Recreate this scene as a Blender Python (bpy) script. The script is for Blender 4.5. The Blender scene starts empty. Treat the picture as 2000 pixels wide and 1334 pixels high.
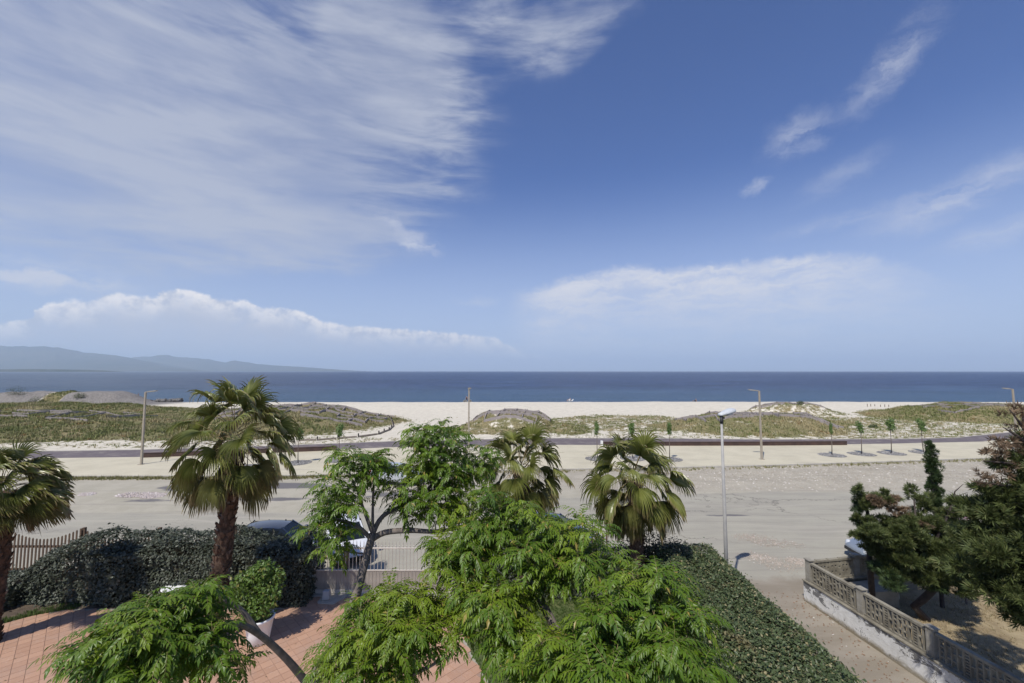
import bpy, math, random
import numpy as np
from mathutils import Vector, Matrix, Quaternion

R = math.radians
random.seed(7)
rng = np.random.default_rng(11)
sc = bpy.context.scene
col = sc.collection

# ------------------------------------------------------------------ camera
FPX, CXP, CYP, CAMH = 833.0, 1000.0, 667.0, 8.7        # focal length in photograph pixels
PITCH = math.atan(58.0 / FPX)
cam_d = bpy.data.cameras.new('camera')
cam_d.sensor_width = 36.0
cam_d.lens = 36.0 * FPX / 2000.0
cam_d.clip_start = 0.1
cam_d.clip_end = 90000.0
cam = bpy.data.objects.new('camera', cam_d)
cam.location = (0, 0, CAMH)
cam.rotation_euler = (R(90) + PITCH, 0, 0)
col.objects.link(cam)
sc.camera = cam

# ------------------------------------------------------------------ light
SUN_EL = 56.0
SUN_AZ = math.degrees(math.atan2(-0.53, -0.85))          # clockwise from +Y: behind the camera, to its left
sun_dir = Vector((math.cos(R(SUN_EL)) * math.sin(R(SUN_AZ)), math.cos(R(SUN_EL)) * math.cos(R(SUN_AZ)), math.sin(R(SUN_EL))))
sl = bpy.data.lights.new('sun', 'SUN')
sl.energy = 4.3
sl.angle = R(0.55)
sl.color = (1.0, 0.955, 0.89)
so = bpy.data.objects.new('sun', sl)
so.rotation_euler = (-sun_dir).to_track_quat('-Z', 'Y').to_euler()
so.location = (-20, -30, 60)
col.objects.link(so)

sc.view_settings.view_transform = 'Standard'
sc.view_settings.look = 'None'
sc.view_settings.gamma = 1
sc.view_settings.use_curve_mapping = False
sc.view_settings.exposure = 0.06
sc.cycles.max_bounces = 6
sc.cycles.diffuse_bounces = 3
sc.cycles.glossy_bounces = 2
sc.cycles.transmission_bounces = 3
sc.cycles.transparent_max_bounces = 6
sc.cycles.volume_bounces = 1
sc.cycles.use_denoising = True


def ray(px, py):
    dx, dy = (px - CXP) / FPX, (CYP - py) / FPX
    cp, sp = math.cos(PITCH), math.sin(PITCH)
    return Vector((dx, cp - dy * sp, sp + dy * cp))


def G(px, py, z=0.0):
    """the point of height z that the picture shows at px, py"""
    d = ray(px, py)
    t = (z - CAMH) / d.z
    return Vector((d.x * t, d.y * t, z))


def P(px, py, Y):
    """the point at depth Y that the picture shows at px, py"""
    d = ray(px, py)
    t = Y / d.y
    return Vector((d.x * t, Y, CAMH + d.z * t))


def azel(px, py):
    d = ray(px, py).normalized()
    return math.degrees(math.atan2(d.x, d.y)), math.degrees(math.asin(d.z))


# ------------------------------------------------------------------ node helpers
class NT:
    def __init__(s, tree):
        s.t = tree

    def n(s, typ, **kw):
        nd = s.t.nodes.new(typ)
        for k, v in kw.items():
            setattr(nd, k, v)
        return nd

    def put(s, sock, v):
        if v is None:
            return
        if isinstance(v, bpy.types.NodeSocket):
            s.t.links.new(v, sock)
        else:
            if sock.type == 'RGBA' and len(v) == 3:
                v = (*v, 1)
            sock.default_value = v

    def m(s, op, a, b=None, c=None, clamp=False):
        nd = s.n('ShaderNodeMath', operation=op, use_clamp=clamp)
        for i, v in enumerate((a, b, c)):
            s.put(nd.inputs[i], v)
        return nd.outputs[0]

    def vm(s, op, a, b=None):
        nd = s.n('ShaderNodeVectorMath', operation=op)
        s.put(nd.inputs[0], a)
        s.put(nd.inputs[1], b)
        return nd.outputs['Value' if op in ('LENGTH', 'DOT_PRODUCT') else 'Vector']

    def rng(s, v, a, b, c=0.0, d=1.0, mode='SMOOTHSTEP'):
        nd = s.n('ShaderNodeMapRange', interpolation_type=mode)
        for i, x in enumerate((v, a, b, c, d)):
            s.put(nd.inputs[i], x)
        return nd.outputs[0]

    def mapping(s, v, loc=(0, 0, 0), rot=(0, 0, 0), sca=(1, 1, 1), typ='POINT'):
        nd = s.n('ShaderNodeMapping', vector_type=typ)
        s.put(nd.inputs[0], v)
        nd.inputs[1].default_value = loc
        nd.inputs[2].default_value = rot
        nd.inputs[3].default_value = sca
        return nd.outputs[0]

    def noise(s, v, scale, detail=4, rough=0.55, dist=0.0, color=False):
        nd = s.n('ShaderNodeTexNoise')
        s.put(nd.inputs['Vector'], v)
        nd.inputs['Scale'].default_value = scale
        nd.inputs['Detail'].default_value = detail
        nd.inputs['Roughness'].default_value = rough
        nd.inputs['Distortion'].default_value = dist
        return nd.outputs['Color' if color else 'Fac']

    def mix(s, f, a, b, blend='MIX'):
        nd = s.n('ShaderNodeMix', data_type='RGBA', blend_type=blend)
        s.put(nd.inputs[0], f)
        s.put(nd.inputs[6], a)
        s.put(nd.inputs[7], b)
        return nd.outputs[2]

    def comb(s, x, y, z=0.0):
        nd = s.n('ShaderNodeCombineXYZ')
        for i, v in enumerate((x, y, z)):
            s.put(nd.inputs[i], v)
        return nd.outputs[0]

    def sep(s, v):
        nd = s.n('ShaderNodeSeparateXYZ')
        s.put(nd.inputs[0], v)
        return nd.outputs


def new_mat(name):
    m = bpy.data.materials.new(name)
    m.use_nodes = True
    t = NT(m.node_tree)
    b = m.node_tree.nodes['Principled BSDF']
    return m, t, b


def pos(t):
    return t.n('ShaderNodeNewGeometry').outputs['Position']


def objco(t):
    return t.n('ShaderNodeTexCoord').outputs['Object']


def bump(t, b, h, strength=0.5, dist=0.02):
    nd = t.n('ShaderNodeBump')
    nd.inputs['Strength'].default_value = strength
    nd.inputs['Distance'].default_value = dist
    t.put(nd.inputs['Height'], h)
    t.t.links.new(nd.outputs[0], b.inputs['Normal'])


def plain(name, c, c2=None, scale=8.0, rough=0.7, bstr=0.3, bscale=40.0, bdist=0.01, spec=0.4, metal=0.0, detail=5, lo=0.35, hi=0.65):
    """a base colour that wanders to a second one, with fine relief"""
    m, t, b = new_mat(name)
    p = objco(t)
    if c2 is None:
        c2 = tuple(x * 0.7 for x in c)
    f = t.rng(t.noise(p, scale, detail, 0.65), lo, hi)
    t.put(b.inputs['Base Color'], t.mix(f, c, c2))
    b.inputs['Roughness'].default_value = rough
    b.inputs['Metallic'].default_value = metal
    b.inputs['Specular IOR Level'].default_value = spec
    if bstr:
        bump(t, b, t.noise(p, bscale, 5, 0.6), bstr, bdist)
    return m


def leafmat(name, a, b_, c=None, rough=0.4, trans=0.25, spec=0.5, patch=None):
    """foliage: colour varies from leaf to leaf, light passes through"""
    m, t, b = new_mat(name)
    g = t.n('ShaderNodeNewGeometry')
    r = g.outputs['Random Per Island']
    cc = t.mix(r, a, b_)
    if c:
        cc = t.mix(t.rng(r, 0.86, 0.97), cc, c)
    if patch:
        cc = t.mix(t.rng(t.noise(pos(t), patch[1], 3, 0.6), patch[2], patch[3]), cc, patch[0])
    t.put(b.inputs['Base Color'], cc)
    b.inputs['Roughness'].default_value = rough
    b.inputs['Specular IOR Level'].default_value = spec
    if trans:
        tr = t.n('ShaderNodeBsdfTranslucent')
        t.put(tr.inputs[0], t.mix(0.5, cc, tuple(min(1, x * 1.6) for x in a)))
        mx = t.n('ShaderNodeMixShader')
        mx.inputs[0].default_value = trans
        out = m.node_tree.nodes['Material Output']
        m.node_tree.links.new(b.outputs[0], mx.inputs[1])
        m.node_tree.links.new(tr.outputs[0], mx.inputs[2])
        m.node_tree.links.new(mx.outputs[0], out.inputs[0])
    return m


# ------------------------------------------------------------------ world: sky with clouds
world = bpy.data.worlds.new('World')
sc.world = world
world.use_nodes = True
wt = NT(world.node_tree)
bg = world.node_tree.nodes['Background']
bg.inputs['Strength'].default_value = 0.1
sky = wt.n('ShaderNodeTexSky', sky_type='NISHITA')
sky.sun_disc = False
sky.sun_elevation = R(SUN_EL)
sky.sun_rotation = R(SUN_AZ)
sky.altitude = 10
sky.air_density = 1.0
sky.dust_density = 0.6
sky.ozone_density = 2.2
dirv = wt.vm('NORMALIZE', wt.n('ShaderNodeTexCoord').outputs['Generated'])
dx, dy, dz = wt.sep(dirv)
az = wt.m('DEGREES', wt.m('ARCTAN2', dx, dy))
el = wt.m('DEGREES', wt.m('ARCSINE', dz))
ae = wt.comb(az, el)
w1 = wt.vm('MULTIPLY', wt.vm('SUBTRACT', wt.noise(ae, 0.07, 4, 0.55, color=True), (0.5, 0.5, 0.5)), (13, 8, 0))
aew = wt.vm('ADD', ae, w1)
w2 = wt.vm('MULTIPLY', wt.vm('SUBTRACT', wt.noise(ae, 0.45, 6, 0.65, color=True), (0.5, 0.5, 0.5)), (4, 2.2, 0))
aew2 = wt.vm('ADD', ae, w2)


def blob(px, py, rx, ry, rot, amp, src, soft=1.0):
    a0, e0 = azel(px, py)
    c2 = math.cos(R(a0)) ** 1.3
    k = 180 / math.pi / FPX
    v = wt.mapping(src, (a0, e0, 0), (0, 0, R(rot)), (rx * k * c2, ry * k * (0.55 + 0.45 * c2), 1), 'TEXTURE')
    d = wt.vm('LENGTH', v)
    return wt.m('MULTIPLY', wt.rng(d, 1.0, 1.0 - soft), amp)


def addup(lst):
    s_ = lst[0]
    for x in lst[1:]:
        s_ = wt.m('ADD', s_, x)
    return s_


big = addup([blob(*b, aew) for b in (
    (120, 200, 760, 345, 0, 1.25), (430, 330, 520, 210, -8, .85), (430, 398, 620, 98, -8, 1.0), (760, 220, 330, 280, -15, .85),
    (1130, 30, 250, 80, 24, .72), (960, 20, 220, 110, 0, .45), (420, 70, 460, 190, 0, .62), (760, 40, 260, 150, -30, .75))])
small = addup([blob(*b, aew2) for b in (
    (820, 478, 62, 26, -15, .75), (770, 440, 45, 18, -20, .35), (110, 540, 200, 34, -3, .8), (0, 540, 120, 30, -3, .25),
    (1740, 130, 150, 42, 42, .36), (1560, 265, 95, 48, 15, .34), (1870, 385, 230, 44, 17, .46), (1640, 432, 180, 20, 6, .24),
    (1478, 364, 38, 15, 20, .38), (1960, 450, 170, 32, 12, .30), (1640, 345, 120, 34, 20, .18), (930, 588, 70, 16, 0, .22),
    (1130, 582, 120, 16, -6, .3), (1060, 678, 140, 14, 0, .22), (400, 520, 120, 16, -10, .12))])
fib = wt.noise(wt.mapping(aew, (0, 0, 0), (0, 0, R(28)), (0.022, 0.13, 1)), 1.5, 7, 0.60, 0.08)
fib2 = wt.noise(wt.mapping(aew2, (0, 0, 0), (0, 0, R(-8)), (0.10, 0.34, 1)), 1.5, 7, 0.68, 0.3)
fibe = wt.noise(wt.mapping(ae, (0, 0, 0), (0, 0, R(-58)), (0.05, 0.30, 1)), 1.4, 6, 0.62, 0.35)
fibs = wt.noise(wt.mapping(ae, (0, 0, 0), (0, 0, R(24)), (0.03, 0.10, 1)), 1.2, 5, 0.55, 0.2)
big = wt.m('ADD', big, wt.m('MULTIPLY', wt.m('SUBTRACT', fibe, 0.5), wt.rng(big, 0.0, 0.45, 0.0, 1.5)))
bigm = wt.m('MULTIPLY', wt.rng(big, 0.06, 0.95), wt.m('MULTIPLY', wt.rng(fibs, 0.34, 0.62, 0.55, 1.06), wt.rng(fibe, 0.32, 0.66, 0.74, 1.06)), clamp=True)
smallm = wt.m('MULTIPLY', small, wt.rng(fib2, 0.32, 0.64, 0.10, 1.6), clamp=True)
# the cloud bank standing on the horizon at the left: its outline as a curve over the azimuth
fc = wt.n('ShaderNodeFloatCurve')
A0, A1, E1 = -55.0, 15.0, 14.0
prof = [(-80, 612), (0, 625), (60, 612), (88, 592), (130, 586), (180, 584), (220, 570), (260, 576), (300, 578), (330, 563), (370, 566),
        (430, 582), (490, 588), (505, 597), (560, 600), (600, 612), (650, 630), (720, 636), (800, 642), (900, 650), (960, 657), (1010, 680), (1100, 700)]
cv = fc.mapping.curves[0]
pts_ = []
for px, py in prof:
    a_, e_ = azel(px, py)
    pts_.append(((a_ - A0) / (A1 - A0), max(0, e_) / E1))
cv.points[0].location = pts_[0]
cv.points[1].location = pts_[-1]
for p_ in pts_[1:-1]:
    cv.points.new(*p_)
fc.mapping.update()
lump = wt.noise(ae, 0.55, 6, 0.6)
lump2 = wt.noise(ae, 1.8, 5, 0.6)
wt.put(fc.inputs['Value'], wt.rng(wt.m('ADD', az, wt.m('MULTIPLY', wt.m('SUBTRACT', lump2, 0.5), 1.2)), A0, A1, mode='LINEAR'))
top = wt.m('ADD', wt.m('MULTIPLY', fc.outputs[0], E1), wt.m('ADD', wt.m('MULTIPLY', wt.m('SUBTRACT', lump, 0.5), 1.3), wt.m('MULTIPLY', wt.m('SUBTRACT', lump2, 0.5), 0.5)))
under = wt.m('SUBTRACT', top, el)
cum = wt.m('MULTIPLY', wt.rng(under, -0.05, 0.42), wt.rng(az, 14, -8, 0, 1))
cum = wt.m('MULTIPLY', cum, wt.rng(el, -0.5, 5.5, 0.42, 1.0))
cumb = wt.m('MULTIPLY', cum, wt.rng(wt.noise(aew2, 0.35, 6, 0.6), 0.32, 0.6, 0.74, 1.0), clamp=True)
bright = wt.rng(under, 0.0, 3.2, 1.0, 0.0)
# the streaked bank over the open sea: a firm upper edge, dissolving downward
fc2 = wt.n('ShaderNodeFloatCurve')
B0, B1 = -5.0, 56.0
prof2 = [(960, 590), (1005, 560), (1060, 552), (1100, 538), (1150, 528), (1225, 512), (1300, 517), (1400, 508), (1500, 498), (1600, 488), (1660, 482), (1730, 496), (1820, 522), (1950, 566), (2100, 600)]
cv2 = fc2.mapping.curves[0]
pts2 = []
for px, py in prof2:
    a_, e_ = azel(px, py)
    pts2.append(((a_ - B0) / (B1 - B0), max(0, e_) / 20.0))
cv2.points[0].location = pts2[0]
cv2.points[1].location = pts2[-1]
for p_ in pts2[1:-1]:
    cv2.points.new(*p_)
fc2.mapping.update()
wt.put(fc2.inputs['Value'], wt.rng(az, B0, B1, mode='LINEAR'))
top2 = wt.m('ADD', wt.m('MULTIPLY', fc2.outputs[0], 20.0), wt.m('MULTIPLY', wt.m('SUBTRACT', wt.noise(aew2, 0.6, 7, 0.68), 0.52), 2.6))
und2 = wt.m('SUBTRACT', top2, el)
str2 = wt.rng(wt.noise(wt.mapping(aew2, (0, 0, 0), (0, 0, R(7)), (0.12, 0.55, 1)), 1.3, 8, 0.68, 0.5), 0.30, 0.66, 0.35, 1.0)
bank = wt.m('MULTIPLY', wt.m('MULTIPLY', wt.rng(und2, 0.0, 1.3), wt.rng(und2, 10.5, 1.6, 0.25, 0.97)), wt.m('MULTIPLY', wt.rng(az, -1.5, 6), wt.rng(az, 50, 33, 0.0, 1.0)))
bank = wt.m('MULTIPLY', wt.m('MULTIPLY', bank, str2), wt.rng(el, 0.0, 4.0, 0.2, 1.0), clamp=True)
# thin veil elsewhere, all round the sky
veil = wt.m('MULTIPLY', wt.rng(wt.noise(wt.mapping(dirv, (0, 0, 0), (0, 0, 0.4), (1, 1.6, 3)), 2.2, 7, 0.6, 0.6), 0.56, 0.85), wt.m('MULTIPLY', wt.rng(dy, 0.3, -0.2), 0.5))
skyc = wt.mix(1.0, sky.outputs[0], (0.50, 0.68, 1.10), 'MULTIPLY')
hz = wt.rng(el, 0.0, 26.0, 0.80, 0.0)
skyc = wt.mix(hz, skyc, (5.0, 5.9, 7.7))
c1 = wt.mix(wt.m('MULTIPLY', bigm, 0.82), skyc, (4.9, 5.25, 6.2))
c2_ = wt.mix(wt.m('MULTIPLY', smallm, 0.82, clamp=True), c1, (6.3, 6.5, 7.3))
c2_ = wt.mix(bank, c2_, (7.0, 7.1, 7.7))
ccum = wt.mix(wt.m('MULTIPLY', bright, wt.rng(lump, 0.35, 0.6)), (5.2, 5.6, 6.7), (9.6, 9.2, 9.0))
c3 = wt.mix(cumb, c2_, ccum)
c4 = wt.mix(veil, c3, (5.2, 5.6, 6.5))
wt.put(bg.inputs['Color'], c4)


# ------------------------------------------------------------------ object helpers
def tag(o, label=None, cat=None, group=None, kind=None):
    if label:
        o['label'] = label
    if cat:
        o['category'] = cat
    if group:
        o['group'] = group
    if kind:
        o['kind'] = kind
    return o


def empty(name, loc, label=None, cat=None, group=None, rz=0.0):
    o = bpy.data.objects.new(name, None)
    o.empty_display_size = 0.3
    o.location = loc
    o.rotation_euler = (0, 0, rz)
    col.objects.link(o)
    return tag(o, label, cat, group)


def link(name, me, parent=None, loc=None):
    o = bpy.data.objects.new(name, me)
    if loc is not None:
        o.location = loc
    if parent:
        o.parent = parent
    col.objects.link(o)
    return o


class MB:
    """collects boxes, tubes and sheets; build() makes ONE mesh"""

    def __init__(s):
        s.v, s.f, s.mi, s.cur = [], [], [], 0

    def add(s, vs, fs):
        o = len(s.v)
        s.v += [tuple(x) for x in vs]
        s.f += [tuple(i + o for i in f) for f in fs]
        s.mi += [s.cur] * len(fs)
        return s

    def box(s, c, d, rz=0.0, M=None, taper=1.0):
        hx, hy, hz_ = d[0] / 2, d[1] / 2, d[2] / 2
        vs = []
        for z, k in ((-hz_, 1), (hz_, taper)):
            for x, y in ((-hx, -hy), (hx, -hy), (hx, hy), (-hx, hy)):
                vs.append(Vector((x * k, y * k, z)))
        if M is None:
            M = Matrix.Rotation(rz, 3, 'Z')
        vs = [M @ v + Vector(c) for v in vs]
        return s.add(vs, [(0, 3, 2, 1), (4, 5, 6, 7), (0, 1, 5, 4), (1, 2, 6, 5), (2, 3, 7, 6), (3, 0, 4, 7)])

    def bar(s, a, b, w, h):
        a, b = Vector(a), Vector(b)
        d = b - a
        q = d.to_track_quat('X', 'Z').to_matrix()
        return s.box((a + b) / 2, (d.length, w, h), M=q)

    def tube(s, pts, rad, seg=8, cap=True):
        pts = [Vector(p) for p in pts]
        n = len(pts)
        if not hasattr(rad, '__len__'):
            rad = [rad] * n
        vs, fs = [], []
        ref = None
        for i, p in enumerate(pts):
            d = (pts[min(i + 1, n - 1)] - pts[max(i - 1, 0)])
            if d.length < 1e-6:
                d = Vector((0, 0, 1))
            d.normalize()
            if ref is None:
                ref = Vector((1, 0, 0)) if abs(d.x) < 0.8 else Vector((0, 1, 0))
            u = (ref - d * ref.dot(d)).normalized()
            w = d.cross(u)
            ref = u
            for k in range(seg):
                a = 2 * math.pi * k / seg
                vs.append(p + (u * math.cos(a) + w * math.sin(a)) * rad[i])
        for i in range(n - 1):
            for k in range(seg):
                k2 = (k + 1) % seg
                fs.append((i * seg + k, i * seg + k2, (i + 1) * seg + k2, (i + 1) * seg + k))
        if cap:
            fs.append(tuple(range(seg))[::-1])
            fs.append(tuple((n - 1) * seg + k for k in range(seg)))
        return s.add(vs, fs)

    def lathe(s, c, prof, seg=20):
        c = Vector(c)
        vs, fs = [], []
        for r_, z in prof:
            for k in range(seg):
                a = 2 * math.pi * k / seg
                vs.append(c + Vector((r_ * math.cos(a), r_ * math.sin(a), z)))
        for i in range(len(prof) - 1):
            for k in range(seg):
                k2 = (k + 1) % seg
                fs.append((i * seg + k, i * seg + k2, (i + 1) * seg + k2, (i + 1) * seg + k))
        fs.append(tuple((len(prof) - 1) * seg + k for k in range(seg)))
        return s.add(vs, fs)

    def mesh(s, name, mats, smooth=False, bevel=0):
        me = bpy.data.meshes.new(name)
        me.from_pydata(s.v, [], s.f)
        for m in (mats if isinstance(mats, (list, tuple)) else [mats]):
            me.materials.append(m)
        if any(s.mi):
            me.polygons.foreach_set('material_index', s.mi)
        if smooth:
            me.polygons.foreach_set('use_smooth', [True] * len(me.polygons))
        me.update()
        return me

    def build(s, name, mats, parent=None, smooth=False, bev=0.0):
        o = link(name, s.mesh(name, mats, smooth), parent)
        if bev:
            b = o.modifiers.new('edge', 'BEVEL')
            b.width = bev
            b.segments = 2
            b.limit_method = 'ANGLE'
        return o


def np_mesh(name, V, F, mats, mi=None, smooth=False, attrs=None):
    """V (n,3), F (m,k) all faces of the same size"""
    me = bpy.data.meshes.new(name)
    n, m, k = len(V), len(F), F.shape[1]
    me.vertices.add(n)
    me.vertices.foreach_set('co', np.ascontiguousarray(V, dtype=np.float32).ravel())
    me.loops.add(m * k)
    me.polygons.add(m)
    me.loops.foreach_set('vertex_index', F.astype(np.int32).ravel())
    me.polygons.foreach_set('loop_start', np.arange(0, m * k, k, dtype=np.int32))
    me.polygons.foreach_set('loop_total', np.full(m, k, dtype=np.int32))
    for mt in (mats if isinstance(mats, (list, tuple)) else [mats]):
        me.materials.append(mt)
    if mi is not None:
        me.polygons.foreach_set('material_index', mi.astype(np.int32))
    me.polygons.foreach_set('use_smooth', np.full(m, bool(smooth)))
    me.update(calc_edges=True)
    for an, av in (attrs or {}).items():
        a = me.attributes.new(an, 'FLOAT', 'POINT')
        a.data.foreach_set('value', np.ascontiguousarray(av, dtype=np.float32))
    return me


def batch(name, tv, tf, M, T, mats, tmi=None, smooth=False):
    """copies of template (tv, tf) under n 3x3 matrices M and offsets T, joined"""
    n, k = len(T), len(tv)
    V = np.einsum('nij,kj->nki', M, tv) + T[:, None, :]
    F = tf[None] + (np.arange(n) * k)[:, None, None]
    mi = None if tmi is None else np.tile(tmi, n)
    return np_mesh(name, V.reshape(-1, 3), F.reshape(-1, tf.shape[1]), mats, mi, smooth)


def rotz(a):
    c, s_ = np.cos(a), np.sin(a)
    M = np.zeros((len(a), 3, 3))
    M[:, 0, 0], M[:, 0, 1], M[:, 1, 0], M[:, 1, 1], M[:, 2, 2] = c, -s_, s_, c, 1
    return M


def frames(N, spin, tilt=0.0):
    """3x3 matrices whose z axis is N (n,3) and whose x axis is turned by spin about it"""
    N = N / np.linalg.norm(N, axis=1, keepdims=True)
    ref = np.where(np.abs(N[:, 2:3]) < 0.9, np.array([[0, 0, 1.0]]), np.array([[1.0, 0, 0]]))
    U = np.cross(ref, N)
    U /= np.linalg.norm(U, axis=1, keepdims=True)
    W = np.cross(N, U)
    c, s_ = np.cos(spin)[:, None], np.sin(spin)[:, None]
    X = U * c + W * s_
    Y = np.cross(N, X)
    return np.stack([X, Y, N], axis=2)


def sheet(name, pts, z, m, kind='structure', parent=None):
    """a flat polygon"""
    o = MB().add([(x, y, z) for x, y in pts], [tuple(range(len(pts)))]).build(name, m, parent)
    if o.data.polygons[0].normal.z < 0:
        o.data.flip_normals()
    return tag(o, kind=kind) if kind else o


def slab(name, pts, z0, z1, m, kind='structure', bev=0.0):
    n = len(pts)
    ar = sum(pts[i][0] * pts[(i + 1) % n][1] - pts[(i + 1) % n][0] * pts[i][1] for i in range(n))
    if ar < 0:
        pts = pts[::-1]
    b = MB()
    b.add([(x, y, z0) for x, y in pts] + [(x, y, z1) for x, y in pts],
          [tuple(range(n, 2 * n))] + [(i, (i + 1) % n, n + (i + 1) % n, n + i) for i in range(n)])
    o = b.build(name, m, bev=bev)
    return tag(o, kind=kind)


def vnoise(x, y, seed=0):
    """smooth value noise, numpy"""
    r_ = np.random.default_rng(seed).random((64, 64))
    xi, yi = np.floor(x).astype(int), np.floor(y).astype(int)
    fx, fy = x - xi, y - yi
    fx, fy = fx * fx * (3 - 2 * fx), fy * fy * (3 - 2 * fy)
    g = lambda a, b: r_[a % 64, b % 64]
    return (g(xi, yi) * (1 - fx) + g(xi + 1, yi) * fx) * (1 - fy) + (g(xi, yi + 1) * (1 - fx) + g(xi + 1, yi + 1) * fx) * fy


def fbm(x, y, seed=0, o=4):
    s_, a, t = 0, 1.0, 0
    for i in range(o):
        s_ = s_ + a * vnoise(x * 2 ** i, y * 2 ** i, seed + i)
        t += a
        a *= 0.5
    return s_ / t


def sstep(x, a, b):
    t = np.clip((x - a) / (b - a), 0, 1)
    return t * t * (3 - 2 * t)


# ------------------------------------------------------------------ ground, beach and dunes
SHORE = 121.0
# (X, Y, rx, ry, height, plants 0..1, flatness of the top)
MOUNDS = [
    (-120, 109, 20, 8, 2.9, 0.0, 3), (-103, 108.5, 15, 7, 2.9, 0.0, 3), (-142, 108, 18, 7, 2.3, 0.15, 3), (-112, 108.5, 3.0, 6, 1.2, 1.0, 2),
    (-84, 72, 30, 15, 1.5, 1.0, 3), (-62, 88, 20, 8, 0.9, 0.85, 2), (-100, 92, 34, 9, 1.4, 1.0, 3), (-44, 62, 14, 9, 0.9, 0.9, 2), (-70, 60, 26, 9, 0.9, 1, 2),
    (-38, 73, 19, 17, 2.3, 0.95, 4), (0.6, 66.5, 9, 8, 2.1, 0.75, 4), (-1, 61.5, 9, 3.2, 0.7, 0.75, 2), (9.5, 64, 4, 6, 0.7, 0.8, 2),
    (37, 66, 15, 10, 1.9, 0.85, 4), (57, 89, 10, 6, 1.9, 0.6, 3), (90, 82, 23, 13, 2.1, 0.95, 3), (48, 72, 9, 6, 0.8, 0.9, 2),
    (20, 73, 15, 13, 0.15, 0.62, 2), (52, 62, 22, 9, 0.1, 0.55, 2), (20, 60, 25, 6, 0.1, 0.42, 2), (-50, 53, 60, 5, 0.08, 0.42, 2), (85, 66, 30, 9, 0.1, 0.5, 2),
    (-8, 76, 9, 5, 0.1, 0.2, 2), (60, 74, 14, 8, 0.2, 0.6, 2)]


def terrain(x, y):
    x, y = np.asarray(x, float), np.asarray(y, float)
    wx = x + (fbm(x * 0.12, y * 0.12, 3) - 0.5) * 7
    wy = y + (fbm(x * 0.12 + 9, y * 0.12, 5) - 0.5) * 4
    z = np.zeros_like(x)
    v = np.zeros_like(x)
    for mx, my, rx, ry, h, pl, k in MOUNDS:
        r_ = np.sqrt(((wx - mx) / rx) ** 2 + ((wy - my) / ry) ** 2)
        w = 1 - sstep(r_, 0.35 if k > 2 else 0.0, 1.0)
        z = np.maximum(z, h * w)
        v = np.maximum(v, pl * (1 - sstep(r_, 0.85, 1.2)))
    bar = (1 - sstep(np.abs(x + 112), 1.6, 3.2)) * (y > 100)
    heap = (y > 98) & (x < -88)
    v = np.where(heap, bar * 0.9, v)
    z = z + v * (fbm(x * 0.9, y * 0.9, 21) - 0.4) * 0.38 + z * (fbm(x * 0.3, y * 0.3, 30) - 0.5) * 0.35
    z = z + sstep(y, 58, 66) * (fbm(x * 0.25, y * 0.25, 40) - 0.5) * 0.18
    z = z + sstep(y, 90, 105) * (1 - sstep(y, 105, 121)) * 0.35
    sh = SHORE + 1.2 * np.sin(x * 0.03) + (vnoise(x * 0.08, y * 0 + 3, 9) - 0.5) * 1.2
    z = z + sstep(y, 47, 54) * 0.0 - sstep(y - sh, -5, 9) * 1.1 * 1.0 + 0.30 * sstep(y, 80, 116)
    return z, v


def grid(x0, x1, y0, y1, nx, ny):
    xs, ys = np.linspace(x0, x1, nx), np.linspace(y0, y1, ny)
    X, Y = np.meshgrid(xs, ys)
    I = np.arange(nx * ny).reshape(ny, nx)
    F = np.stack([I[:-1, :-1], I[:-1, 1:], I[1:, 1:], I[1:, :-1]], axis=2).reshape(-1, 4)
    return X.ravel(), Y.ravel(), F


m_beach, t, b = new_mat('beach_sand_and_plants')
p = pos(t)
veg = t.n('ShaderNodeAttribute', attribute_name='plants').outputs['Fac']
n1 = t.noise(p, 0.9, 8, 0.72)
n2 = t.noise(t.mapping(p, sca=(0.5, 1.0, 1)), 0.35, 5, 0.6)
n3 = t.noise(p, 5.0, 4, 0.7)
sand = t.mix(t.rng(n1, 0.35, 0.7), (0.655, 0.60, 0.485), (0.545, 0.495, 0.395))
sand = t.mix(t.rng(n3, 0.58, 0.72), sand, (0.34, 0.31, 0.26))
grs = t.mix(t.rng(n2, 0.38, 0.62), (0.21, 0.195, 0.09), (0.31, 0.25, 0.13))
grs = t.mix(t.rng(n3, 0.35, 0.7), grs, (0.10, 0.095, 0.045))
vm_ = t.rng(t.m('ADD', veg, t.m('MULTIPLY', t.m('SUBTRACT', n1, 0.5), 2.4)), 0.42, 0.72)
vm_ = t.m('MULTIPLY', vm_, t.rng(veg, 0.02, 0.2))
cc = t.mix(vm_, sand, grs)
pz = t.sep(p)
heapm = t.m('MULTIPLY', t.rng(pz[0], -82, -90), t.rng(pz[1], 96, 99))
cc = t.mix(t.m('MULTIPLY', heapm, t.rng(veg, 0.5, 0.3)), cc, t.mix(t.rng(t.noise(p, 3, 6, 0.8), 0.4, 0.6), (0.26, 0.24, 0.215), (0.165, 0.15, 0.135)))
wet = t.rng(t.m('ADD', pz[2], t.m('MULTIPLY', t.m('MULTIPLY', n2, 0.1), t.rng(pz[1], 100, 110))), 0.0, 0.12, 1, 0)
cc = t.mix(t.m('MULTIPLY', wet, t.rng(pz[1], 112, 118)), cc, (0.26, 0.235, 0.20))
t.put(b.inputs['Base Color'], cc)
b.inputs['Roughness'].default_value = 0.9
b.inputs['Specular IOR Level'].default_value = 0.15
bump(t, b, t.noise(p, 3.0, 8, 0.75), 0.9, 0.12)
X, Y, F = grid(-240, 240, 44, 131, 961, 260)
Z, VG = terrain(X, Y)
beach = tag(link('beach', np_mesh('beach', np.stack([X, Y, Z], 1), F, m_beach, smooth=True, attrs={'plants': VG})), kind='structure')

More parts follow.
